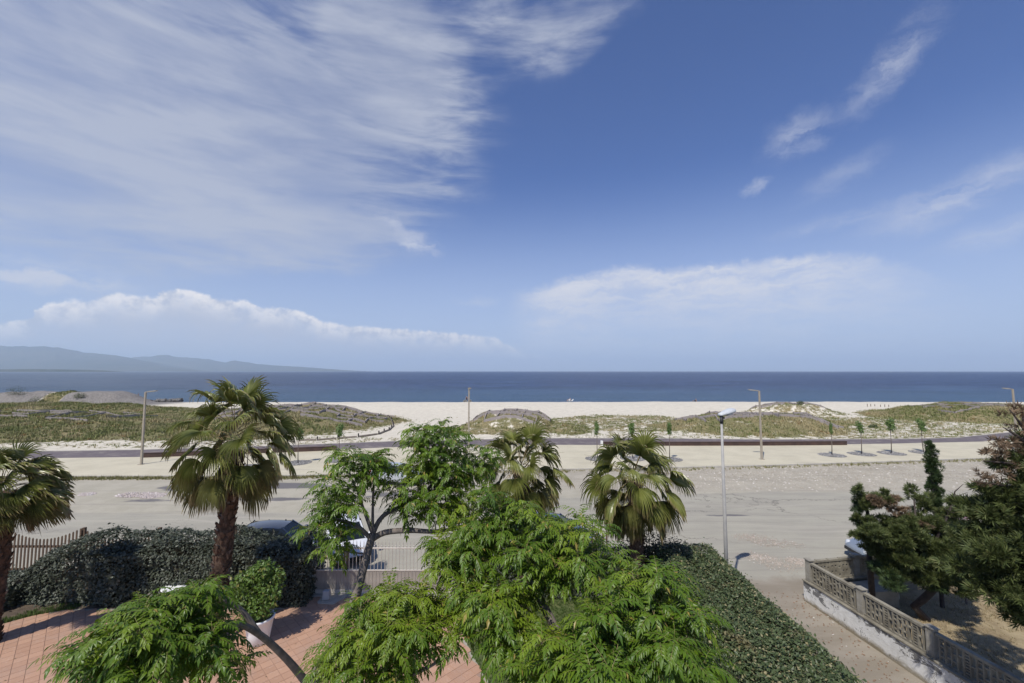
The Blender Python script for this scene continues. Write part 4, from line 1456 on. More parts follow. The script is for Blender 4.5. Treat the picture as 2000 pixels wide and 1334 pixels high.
def car(label, pm, loc, rz, H=1.48, L=4.0):
    """hatchback, nose toward +x"""
    root = empty('parked_car', loc, label, 'car', 'cars parked outside the gardens', rz)
    W = 0.86
    k = L / 4.0
    hs = H / 1.48
    # lower body: stations x, half width, underside, waist height, width at the waist
    st = [(-2.0, .62, .42, .86, .58), (-1.93, .80, .30, .93, .74), (-1.6, W, .22, .95, .80), (-.9, W, .20, .94, .82), (0, W, .20, .91, .82), (.75, W, .20, .90, .81),
          (1.0, W, .20, .88, .79), (1.45, .85, .22, .80, .72), (1.80, .78, .26, .70, .60), (1.97, .60, .34, .58, .46)]
    vs, fs = [], []
    ns = 10
    for x, w_, zb, zw, ww in st:
        x *= k
        zb, zw = zb * hs, zw * hs
        zm = zb + (zw - zb) * .45
        ring = [(-w_ * .90, zb), (-w_, zb + .08), (-w_ * 1.015, zm), (-ww - .02, zw - .05), (-ww + .05, zw), (ww - .05, zw), (ww + .02, zw - .05), (w_ * 1.015, zm), (w_, zb + .08), (w_ * .90, zb)]
        vs += [(x, y, z) for y, z in ring]
    for i in range(len(st) - 1):
        for j in range(ns):
            j2 = (j + 1) % ns
            fs.append((i * ns + j, (i + 1) * ns + j, (i + 1) * ns + j2, i * ns + j2))
    fs += [tuple(range(ns)), tuple((len(st) - 1) * ns + j for j in range(ns))[::-1]]
    b_ = MB().add(vs, fs)
    body = b_.build('body', pm, root, smooth=True)
    sb = body.modifiers.new('s', 'SUBSURF')
    sb.levels = sb.render_levels = 2
    # greenhouse: roof, pillars, glass
    zr, zw = H, .92 * hs
    lo = [(-1.86 * k, .70), (-.95 * k, .77), (.05 * k, .77), (1.02 * k, .70)]
    hi = [(-1.52 * k, .54), (-.85 * k, .59), (-.05 * k, .59), (.30 * k, .53)]
    rb_ = MB()
    rv, rf = [], []
    xs = np.linspace(-1.56 * k, .34 * k, 9)
    for x in xs:
        u = (x / k + 1.56) / 1.9
        w_ = .585 - .05 * abs(u - .45) * 2
        zt = zr - .07 * (2 * u - 1) ** 2 - (0.03 if u in (0, 1) else 0)
        for y in np.linspace(-1, 1, 7):
            rv.append((x, y * w_, zt - .055 * abs(y) ** 3))
    for i in range(8):
        for j in range(6):
            rf.append((i * 7 + j, (i + 1) * 7 + j, (i + 1) * 7 + j + 1, i * 7 + j + 1))
    off = len(rv)
    rv2 = [(x, y, z - .035) for x, y, z in rv]
    rf2 = [f[::-1] for f in [tuple(a + off for a in f_) for f_ in rf]]
    rb_.add(rv + rv2, rf + rf2)
    rb_.build('roof', pm, root, smooth=True)
    zt = zr - .09
    for s_ in (-1, 1):
        for i, nm in enumerate(('rear_side_window', 'side_window', 'side_window')):
            a, bb, c_, d_ = lo[i], lo[i + 1], hi[i + 1], hi[i]
            MB().add([(a[0] + .04, s_ * a[1], zw - .03), (bb[0] - .03, s_ * bb[1], zw - .03), (c_[0] - .03, s_ * c_[1], zt), (d_[0] + .04, s_ * d_[1], zt)], [(0, 1, 2, 3)]).build(nm if i == 0 else 'side_window', m_glass, root)
        for i in range(4):
            MB().bar((lo[i][0], s_ * (lo[i][1] - .005), zw - .05), (hi[i][0], s_ * (hi[i][1] - .005), zt + .04), .07 if i in (0, 3) else .05, .035).build('pillar', pm if i in (0, 3) else m_trim, root)
        MB().lathe((0, 0, 0), [(.02, -.09), (.09, -.07), (.11, 0), (.08, .06), (.01, .07)], 10).build('mirror', pm, root, smooth=True).location = (.82 * k, s_ * .93, .98 * hs)
        for x in (-1.27 * k, 1.25 * k):
            w_ = empty('wheel', (x, s_ * .76, .31))
            w_.parent = root
            w_.rotation_euler = (R(90), 0, 0)
            MB().lathe((0, 0, 0), [(.20, -.10), (.29, -.095), (.31, -.06), (.31, .06), (.29, .095), (.20, .10)], 24).build('tyre', m_tyre, w_, smooth=True)
            MB().lathe((0, 0, 0), [(.02, -.085), (.07, -.095), (.19, -.08), (.205, -.10), (.205, .10), (.19, .08), (.07, .095), (.02, .085)], 16).build('rim', m_rim, w_, smooth=True)
            ar = MB().tube([(x, s_ * .70, .33), (x, s_ * .862, .33)], .365, 22).build('wheel_arch', m_trim, root)
        hl = MB().lathe((0, 0, 0), [(.02, -.05), (.13, -.03), (.14, 0), (.10, .05), (.01, .07)], 12).build('headlight', m_head, root, smooth=True)
        hl.location = (1.80 * k, s_ * .56, .62 * hs)
        hl.rotation_euler = (0, R(60), 0)
        tl_ = MB().box((0, 0, 0), (.08, .16, .30)).build('tail_light', m_tail, root, bev=.03)
        tl_.location = (-1.93 * k, s_ * .68, .84 * hs)
    MB().add([(1.05 * k, -.66, zw - .04), (1.05 * k, .66, zw - .04), (.31 * k, .51, zt + .01), (.31 * k, -.51, zt + .01)], [(0, 1, 2, 3)]).build('windscreen', m_glass, root)
    MB().add([(-1.87 * k, -.66, zw - .02), (-1.87 * k, .66, zw - .02), (-1.55 * k, .51, zt + .01), (-1.55 * k, -.51, zt + .01)], [(0, 3, 2, 1)]).build('rear_window', m_glass, root)
    MB().tube([(-1.35 * k, 0, H - .03), (-1.5 * k, 0, H + .22)], .006, 5).build('aerial', m_trim, root)
    MB().box((1.93 * k, 0, .40 * hs), (.10, 1.1, .14)).build('grille', m_trim, root, bev=.02)
    MB().box((-1.99 * k, 0, .62 * hs), (.03, .50, .12)).build('number_plate', m_wplas, root)
    return root


p_navy, p_white, p_blue, p_silver, p_grey = paint('navy_paint', (0.022, 0.032, 0.055)), paint('white_paint', (0.70, 0.71, 0.71)), paint('blue_paint', (0.03, 0.05, 0.14)), paint('silver_paint', (0.42, 0.44, 0.45)), paint('grey_blue_paint', (0.20, 0.23, 0.27))
a = G(530, 1022, 1.48)
car('dark navy hatchback showing only its roof above the dark hedge', p_navy, (a.x + .4, a.y + .1, 0), 0.04)
a = G(690, 1018, 1.52)
car('white hatchback parked askew behind the spiked gate', p_white, (a.x - .35, a.y + .2, 0), R(-62), 1.54)
a = G(1068, 1006, 1.45)
car('blue hatchback seen below the left fan palm', p_blue, (a.x + .3, a.y, 0), R(-12), 1.45)
a = G(772, 946, 0)
car('silver car parked on the far roadside behind the feathery tree', p_silver, (a.x, a.y + .5, 0), R(-14), 1.5)
a = G(1722, 1045, 1.4)
car('grey blue car half hidden behind the mossy pierced fence', p_grey, (a.x + 1.2, a.y + .6, 0), R(176), 1.46)

# ------------------------------------------------------------------ planter, round table, yucca
m_pot = plain('white_planter_plastic', (0.82, 0.82, 0.80), (0.75, 0.75, 0.72), 2, .5, .05)
PX, PY_ = -8.15, 14.35
root = empty('planter', (PX, PY_, 0.024), 'large white conical planter standing on the terracotta patio', 'planter')
MB().lathe((0, 0, 0), [(.28, 0), (.31, .02), (.36, .36), (.42, .70), (.45, .72), (.45, .78), (.42, .79), (.39, .76), (.38, .66)], 36).build('pot', m_pot, root, smooth=True)
MB().lathe((0, 0, .66), [(.385, 0), (.385, .03), (.2, .05), (.01, .055)], 20).build('soil', m_soil, root)
m_pl = leafmat('planter_shrub_leaves', (0.085, 0.15, 0.022), (0.13, 0.21, 0.035), (0.22, 0.20, 0.05), .45, .3, .5)


def shrub(name, label, cat, x, y, z0, blobs, n, size, mat, stems=5, group=None, trunk_mat=None):
    root = empty(name, (x, y, z0), label, cat, group)
    r_ = np.random.default_rng(int(abs(x * 37 + y * 91)))
    sb = MB()
    T, D = [], []
    tot = sum(b_[3] ** 2 for b_ in blobs)
    for bx, by, bz, br_ in blobs:
        k = int(n * br_ ** 2 / tot)
        d = r_.normal(size=(k, 3))
        d /= np.linalg.norm(d, axis=1, keepdims=True)
        rad = br_ * (0.45 + 0.6 * r_.random((k, 1)) ** .6) * (0.85 + .3 * r_.random((k, 1)))
        T.append(d * rad + np.array([bx, by, bz]))
        D.append(d)
        sb.tube([(0, 0, 0), (bx * .4 + r_.uniform(-.05, .05), by * .4, bz * .5), (bx, by, bz)], [.03, .02, .008], 6)
    T, D = np.concatenate(T), np.concatenate(D)
    T[:, 2] = np.maximum(T[:, 2], 0.03)
    M = frames(D * .7 + r_.normal(size=T.shape) * .5 + np.array([0, 0, .5]), r_.random(len(T)) * 6.28) * (size * (.6 + .7 * r_.random(len(T))))[:, None, None]
    sb.build('stems', trunk_mat or m_ytrunk, root)
    tag(link('foliage', batch('foliage', lf_v, lf_f, M, T, mat), root), kind='stuff')
    return root


shrub('potted_shrub', 'bright green shrub growing in the white planter', 'shrub', PX - .05, PY_, 0.70,
      [(-.35, 0, .7, .40), (.30, .05, 1.0, .40), (.12, 0, 1.5, .36), (-.5, 0, 1.15, .36), (.2, -.1, .5, .38), (-.2, -.2, .25, .33), (-.15, .1, 1.25, .38), (.55, .1, 1.35, .22), (-.75, .1, .85, .24), (.45, -.1, .75, .26)], 4200, 0.12, m_pl)
g = G(340, 1146, .78)
root = empty('garden_table', (g.x, g.y, 0.024), 'round white garden table behind the leafy left branch', 'table')
MB().lathe((0, 0, .72), [(.36, 0), (.39, .01), (.39, .03), (.37, .04), (.02, .045)], 36).build('tabletop', m_pot, root, smooth=False)
for k in range(3):
    a_ = k * 2.094 + .4
    MB().tube([(.05 * math.cos(a_), .05 * math.sin(a_), .70), (.12 * math.cos(a_), .12 * math.sin(a_), .3), (.30 * math.cos(a_), .30 * math.sin(a_), .02)], .018, 7).build('leg', m_pot, root)

m_yuc = leafmat('yucca_leaves', (0.10, 0.15, 0.05), (0.17, 0.21, 0.08), None, .5, .15, .4)
g = G(918, 1178, .05)
root = empty('yucca', (g.x, g.y + .3, 0.03), 'spiky yucca beside the patio between the feathery trees', 'plant')
yb = MB().add([(-.03, 0, 0), (.03, 0, 0), (.028, 0, .45), (-.028, 0, .45), (.012, 0, .8), (-.012, 0, .8), (0, 0, .98)], [(0, 1, 2, 3), (3, 2, 4, 5), (5, 4, 6)]).mesh('leaf', m_yuc)
MB().tube([(0, 0, 0), (0, 0, .45)], [.09, .07], 8).build('trunk', m_ytrunk, root)
for k in range(46):
    o = link('leaf', yb, root, (0, 0, .42))
    o.rotation_euler = (R(8 + 85 * (k / 46) ** .8), 0, k * 2.399)
    s_ = random.uniform(.75, 1.0)
    o.scale = (s_, s_, s_)
root2 = shrub('garden_shrub', 'rounded dark shrub on the lawn edge behind the yucca', 'shrub', -.9, 16.2, 0, [(0, 0, .5, .55), (.6, .1, .55, .5), (-.5, .3, .45, .45)], 2600, .07, m_hleaf2)
shrub('garden_shrub', 'low shrub of fine grey leaves at the lower edge of the lawn', 'shrub', 0.2, 13.4, 0, [(0, 0, .3, .4), (.5, .2, .3, .4)], 1400, .06, m_hleaf2)
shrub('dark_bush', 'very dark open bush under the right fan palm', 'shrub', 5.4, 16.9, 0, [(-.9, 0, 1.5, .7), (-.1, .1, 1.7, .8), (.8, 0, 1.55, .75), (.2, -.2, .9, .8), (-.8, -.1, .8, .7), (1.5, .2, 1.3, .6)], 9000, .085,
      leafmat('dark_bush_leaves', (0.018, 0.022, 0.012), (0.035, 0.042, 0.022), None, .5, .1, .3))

# ------------------------------------------------------------------ fan palms
m_frond, t, b = new_mat('palm_frond')
g_ = t.n('ShaderNodeNewGeometry')
age = t.n('ShaderNodeAttribute', attribute_name='age').outputs['Fac']
tipa = t.n('ShaderNodeAttribute', attribute_name='tip').outputs['Fac']
cc = t.mix(g_.outputs['Random Per Island'], (0.115, 0.140, 0.024), (0.265, 0.275, 0.080))
cc = t.mix(t.rng(age, 0.5, 0.85), cc, (0.24, 0.22, 0.085))
cc = t.mix(t.rng(age, 0.9, 1.2), cc, (0.21, 0.135, 0.07))
cc = t.mix(t.rng(tipa, 0.72, 1.0, 0, .8), cc, (0.26, 0.18, 0.10))
t.put(b.inputs['Base Color'], cc)
b.inputs['Roughness'].default_value = 0.34
b.inputs['Specular IOR Level'].default_value = 0.5
tr = t.n('ShaderNodeBsdfTranslucent')
t.put(tr.inputs[0], cc)
mx = t.n('ShaderNodeMixShader')
mx.inputs[0].default_value = .2
m_frond.node_tree.links.new(b.outputs[0], mx.inputs[1])
m_frond.node_tree.links.new(tr.outputs[0], mx.inputs[2])
m_frond.node_tree.links.new(mx.outputs[0], m_frond.node_tree.nodes['Material Output'].inputs[0])
m_petiole = plain('palm_petiole', (0.17, 0.16, 0.06), (0.20, 0.13, 0.06), 6, .5, .1)
m_ptrunk = plain('palm_trunk_fibre', (0.115, 0.078, 0.055), (0.055, 0.036, 0.026), 7, .95, .8, 30, .03, .1)
m_boot = leafmat('palm_leaf_bases', (0.13, 0.085, 0.06), (0.075, 0.048, 0.036), (0.24, 0.20, 0.17), .9, 0, .1)


def frond_mesh(r_, d0, lp, rb, age, wind):
    """a fan leaf: petiole, then ribs spreading from its end, their tips hanging"""
    d0 = d0.normalized()
    V, F, MI, A, TP = [], [], [], [], []
    pp = Vector((0, 0, 0))
    d = d0.copy()
    pts = [pp.copy()]
    for i in range(5):
        d = (d + Vector((0, 0, -.10 - .05 * age)) + wind * .05).normalized()
        pp = pp + d * lp / 5
        pts.append(pp.copy())
    side = d.cross(Vector((0, 0, 1)))
    side = side.normalized() if side.length > .05 else Vector((r_.uniform(-1, 1), r_.uniform(-1, 1), 0)).normalized()
    roll = r_.uniform(-.9, .9)
    side = (Quaternion(d, roll) @ side)
    upv = side.cross(d).normalized()
    for i, q_ in enumerate(pts):
        w_ = .022 - .012 * i / 5
        V += [q_ - side * w_, q_ + side * w_, q_ + upv * w_ * .8]
    for i in range(5):
        for j in range(3):
            F.append((i * 3 + j, i * 3 + (j + 1) % 3, i * 3 + 3 + (j + 1) % 3, i * 3 + 3 + j))
            MI.append(1)
    TP += [0] * len(V)
    ns = 38
    spread = R(r_.uniform(84, 116))
    cup = r_.uniform(.15, .75)
    nseg = 7
    droop = .50 + .7 * age + r_.uniform(-.15, .5)
    pend = pts[-1]
    dd = (d - upv * .15).normalized()
    ribs = []
    for i in range(ns + 1):
        th = -spread + 2 * spread * i / ns
        ln = rb * (1.0 - .30 * (abs(th) / spread) ** 2) * r_.uniform(.86, 1.06)
        lim = r_.uniform(.5, 1.2) if r_.random() < .75 else r_.uniform(1.4, 2.4)
        dr = (dd * math.cos(th) + side * math.sin(th)).normalized()
        dr = (dr + upv * cup * (abs(math.sin(th))) * .8 + upv * cup * .3).normalized()
        pl = [pend.copy()]
        c_ = pend.copy()
        cd = dr.copy()
        for s_ in range(nseg):
            u = (s_ + 1) / nseg
            cd = (cd + Vector((0, 0, -1)) * (droop * .10 + max(0, u - .42) * droop * 1.25 * lim) + wind * (.04 + .22 * max(0, u - .35))).normalized()
            c_ = c_ + cd * ln / nseg
            pl.append(c_.copy())
        ribs.append(pl)
    for i in range(ns):
        a, b_ = ribs[i], ribs[i + 1]
        base = len(V)
        for s_ in range(nseg + 1):
            u = s_ / nseg
            mid = (a[s_] + b_[s_]) / 2
            sv = (b_[s_] - a[s_])
            wmax = .030 * rb
            if u <= .44:
                half = sv * .5 * 1.0
            else:
                half = (b_[3] - a[3]) * .5 * max(0.0, 1 - (u - .44) * 1.79) ** 1.15 * .9 + sv.normalized() * (.006 if u < 1 else 0)
                mid = a[s_]
                mid = a[s_] + half * 1.0
            fold = upv * -.022 * rb * (1 if 0 < u < 1 else 0)
            V += [mid - half, mid + fold * 1.6, mid + half]
            TP += [u, u, u]
        for s_ in range(nseg):
            o_ = base + s_ * 3
            F += [(o_, o_ + 1, o_ + 4, o_ + 3), (o_ + 1, o_ + 2, o_ + 5, o_ + 4)]
            MI += [0, 0]
    V = np.array([tuple(v) for v in V])
    return np_mesh('frond', V, np.array(F), [m_frond, m_petiole], np.array(MI), False, {'age': np.full(len(V), age), 'tip': np.array(TP, float)})


def palm(label, base, top, r0, r1, nf, lp, rb, seed, wind, crown_z=1.0, low=-62, skirt=8, bias=None):
    r_ = random.Random(seed)
    base, top = Vector(base), Vector(top)
    root = empty('fan_palm', base, label, 'palm tree', 'fan palms in the garden')
    pts, rad = [], []
    n_ = 26
    tb = MB()
    for i in range(n_ + 1):
        u = i / n_
        q_ = base.lerp(top, u) + Vector((math.sin(u * 3) * .06, 0, 0)) - base
        pts.append(q_)
        rad.append((r0 + (r1 - r0) * u) * (1 + .05 * r_.random()) * (1.25 - .25 * min(1, u * 8)) * (1 + .18 * sstep(np.array(u), .75, 1.0)))
    tb.tube(pts, rad, 16)
    tb.build('trunk', m_ptrunk, root, smooth=True)
    # old leaf bases
    Lt = (top - base).length
    nb_ = int(Lt * 95)
    T, N, S = [], [], []
    for i in range(nb_):
        u = r_.random() ** .8
        k = min(n_ - 1, int(u * n_))
        c_ = Vector(pts[k]).lerp(Vector(pts[k + 1]), u * n_ - k)
        a = i * 2.399
        rr_ = rad[k]
        T.append(c_ + Vector((math.cos(a), math.sin(a), 0)) * rr_ * .92)
        N.append((math.cos(a) * .55, math.sin(a) * .55, 1.0))
        S.append((.10 + .10 * u) * r_.uniform(.6, 1.3))
    bv = np.array([(-.5, .35, -.2), (.5, .35, -.2), (.28, -.15, 1.1), (-.28, -.15, 1.1), (0, -.32, .1)], float)
    bf = np.array([(0, 1, 4), (1, 2, 4), (2, 3, 4), (3, 0, 4), (0, 3, 2), (0, 2, 1)])
    N = np.array(N)
    ang = np.arctan2(N[:, 1], N[:, 0])
    M = rotz(ang + math.pi / 2)
    ti = np.zeros((len(T), 3, 3))
    tlt = np.random.default_rng(seed).uniform(.1, .6, len(T))
    ti[:, 0, 0] = 1
    ti[:, 1, 1] = np.cos(tlt); ti[:, 1, 2] = -np.sin(tlt); ti[:, 2, 1] = np.sin(tlt); ti[:, 2, 2] = np.cos(tlt)
    M = np.einsum('nij,njk->nik', M, ti) * np.array(S)[:, None, None]
    tag(link('leaf_bases', batch('leaf_bases', bv, bf, M, np.array([tuple(x) for x in T]), m_boot), root), kind='stuff')
    tp = top - base
    for i in range(nf):
        u = (i + .5) / nf
        el_ = R(78 + (low - 78) * u ** .85)
        a = i * 2.399 + r_.uniform(-.2, .2)
        d = Vector((math.cos(a) * math.cos(el_), math.sin(a) * math.cos(el_), math.sin(el_)))
        if bias is not None:
            d = (d + bias * .35 * math.cos(el_)).normalized()
        age = .15 + .75 * u * r_.uniform(.75, 1.1)
        k = r_.uniform(.85, 1.1)
        o = link('frond', frond_mesh(r_, d, lp * k * (1.0 if u > .25 else .8), rb * k, age, wind), root, tp + Vector((0, 0, (1 - u) * .35 * crown_z)) + Vector((d.x, d.y, 0)) * r1 * .6)
    for i in range(5):
        a = r_.random() * 6.28
        d = Vector((math.cos(a), math.sin(a), r_.uniform(.5, 1.6))).normalized()
        q_ = [tp + d * .2]
        for k in range(6):
            d = (d + Vector((0, 0, -.14)) + wind * .05).normalized()
            q_.append(q_[-1] + d * lp * r_.uniform(.22, .34))
        MB().tube(q_, [.016, .013, .011, .009, .007, .005, .003], 5).build('flower_stalk', m_petiole, root)
    for i in range(skirt):
        a = i * 2.399 * 1.3 + 1
        el_ = R(r_.uniform(-82, -58))
        d = Vector((math.cos(a) * math.cos(el_), math.sin(a) * math.cos(el_), math.sin(el_)))
        link('frond', frond_mesh(r_, d, lp * .5, rb * .75, 1.15, wind), root, tp + Vector((math.cos(a), math.sin(a), 0)) * r1 - Vector((0, 0, .2)))
    return root


WIND = Vector((1, .2, 0))
Ya = 14.6
b0 = G(438, 1222, 0)
palm('tall fan palm with a wide ragged crown reaching above the sea horizon', (-9.85, Ya, 0), P(456, 888, Ya), .25, .20, 48, 1.22, 1.04, 21, Vector((.12, 0, 0)), 2.9, -44, 6)
palm('wind blown fan palm cut by the left picture edge', (-16.9, 14.2, 0), P(4, 972, 14.2), .36, .27, 38, .95, .92, 22, Vector((1.7, .1, .45)), 1.5, -30, 5, Vector((1.3, 0, .3)))
palm('left one of the two fan palms at the picture centre, half behind the feathery tree', (P(1025, 1000, 16.6).x, 16.6, 0), P(1018, 925, 16.6), .21, .17, 38, 1.08, 1.06, 23, Vector((.2, 0, 0)), 1.2, -62, 6)
palm('right one of the two fan palms, standing over the dark bush', (P(1240, 1000, 16.3).x, 16.3, 0), P(1238, 945, 16.3), .21, .17, 42, 1.12, 1.06, 24, Vector((.12, 0, 0)), 1.2, -68, 5)

# ------------------------------------------------------------------ feathery trees in front
m_bark = plain('grey_brown_bark', (0.21, 0.175, 0.15), (0.13, 0.11, 0.095), 9, .9, .5, 40, .008)
m_leaf, t, b = new_mat('feathery_leaf')
rr = t.n('ShaderNodeNewGeometry').outputs['Random Per Island']
pn = t.noise(pos(t), 1.3, 3, .6)
cc = t.mix(rr, (0.056, 0.110, 0.007), (0.112, 0.182, 0.012))
cc = t.mix(t.rng(pn, .48, .66, 0, .8), cc, (0.175, 0.240, 0.016))
cc = t.mix(t.rng(pn, .40, .30, 0, .7), cc, (0.035, 0.080, 0.010))
cc = t.mix(t.rng(rr, .975, .99), cc, (0.28, 0.22, 0.05))
t.put(b.inputs['Base Color'], cc)
b.inputs['Roughness'].default_value = .42
b.inputs['Specular IOR Level'].default_value = .32
tr = t.n('ShaderNodeBsdfTranslucent')
t.put(tr.inputs[0], t.mix(.6, cc, (0.18, 0.30, 0.02)))
mx = t.n('ShaderNodeMixShader')
mx.inputs[0].default_value = .17
m_leaf.node_tree.links.new(b.outputs[0], mx.inputs[1])
m_leaf.node_tree.links.new(tr.outputs[0], mx.inputs[2])
m_leaf.node_tree.links.new(mx.outputs[0], m_leaf.node_tree.nodes['Material Output'].inputs[0])
m_rach = plain('leaf_stalk', (0.24, 0.26, 0.08), (0.28, 0.20, 0.09), 6, .5, 0)


def compound(seed, e0, hi):
    """a pinnate leaf, 1 unit long, base at the origin, growing toward +x and hanging"""
    r_ = random.Random(seed)
    V, F, MI = [], [], []
    npair = 7
    q_, el_ = Vector((0, 0, 0)), e0
    pts, dirs = [q_.copy()], []
    N_ = 8
    for i in range(N_):
        d = Vector((math.cos(el_), r_.uniform(-.06, .06), math.sin(el_))).normalized()
        dirs.append(d)
        q_ = q_ + d / N_
        pts.append(q_.copy())
        el_ -= r_.uniform(.08, .20) + .03 * i * .4
    dirs.append(dirs[-1])
    w_ = .006
    for i, p_ in enumerate(pts):
        s_ = Vector((0, 1, 0)) * w_ * (1 - .6 * i / N_)
        V += [p_ - s_, p_ + s_]
    for i in range(N_):
        F.append((2 * i, 2 * i + 1, 2 * i + 3, 2 * i + 2))
        MI.append(1)

    def leaflet(o_, d, L, sidev):
        d = d.normalized()
        nrm = sidev.cross(d)
        if nrm.z < 0:
            nrm = -nrm
        nrm.normalize()
        s_ = d.cross(nrm).normalized()
        W_ = L * r_.uniform(.165, .215)
        b_ = len(V)
        dz_ = Vector((0, 0, -1))
        if hi:
            m1 = o_ + d * L * .32
            m2 = o_ + d * L * .66 + dz_ * L * .06
            tip = o_ + d * L + dz_ * L * .20
            V.extend([o_, m1 - s_ * W_ + nrm * W_ * .25, m1, m1 + s_ * W_ + nrm * W_ * .25, m2 - s_ * W_ * .72 + nrm * W_ * .18, m2, m2 + s_ * W_ * .72 + nrm * W_ * .18, tip, tip])
            F.extend([(b_, b_ + 2, b_ + 5, b_ + 1), (b_, b_ + 3, b_ + 5, b_ + 2), (b_ + 1, b_ + 5, b_ + 7, b_ + 4), (b_ + 3, b_ + 6, b_ + 7, b_ + 5)])
            MI.extend([0] * 4)
        else:
            m1 = o_ + d * L * .42
            tip = o_ + d * L + dz_ * L * .18
            V.extend([o_, m1 - s_ * W_ + nrm * W_ * .25, m1, m1 + s_ * W_ + nrm * W_ * .25, tip])
            F.extend([(b_, b_ + 2, b_ + 4, b_ + 1), (b_, b_ + 3, b_ + 4, b_ + 2)])
            MI.extend([0, 0])

    for i in range(npair):
        u = .22 + .74 * i / (npair - 1)
        k = min(N_ - 1, int(u * N_))
        o_ = pts[k].lerp(pts[k + 1], u * N_ - k)
        d = dirs[k]
        L = .27 * (1 - .35 * abs(u - .5) * 2) * r_.uniform(.85, 1.12)
        for s_ in (-1, 1):
            sv = Vector((0, s_, 0))
            ld = d * r_.uniform(.55, .9) + sv * r_.uniform(.6, .95) + Vector((0, 0, -1)) * r_.uniform(.05, .50)
            leaflet(o_ + d * r_.uniform(-.02, .02), ld, L, sv)
    leaflet(pts[-1], dirs[-1] + Vector((0, 0, -.3)), .26, Vector((0, 1, 0)))
    return np.array([tuple(v) for v in V]), np.array(F), np.array(MI)


LO = [compound(100 + i, e_, False) for i, e_ in enumerate((1.25, .95, .7, .45, .2, -.1, .8, .55))]
HI = [compound(100 + i, e_, True) for i, e_ in enumerate((1.25, .95, .7, .45, .2, -.1, .8, .55))]
HIM = [np_mesh('leaf', v, f, [m_leaf, m_rach], mi) for v, f, mi in HI]


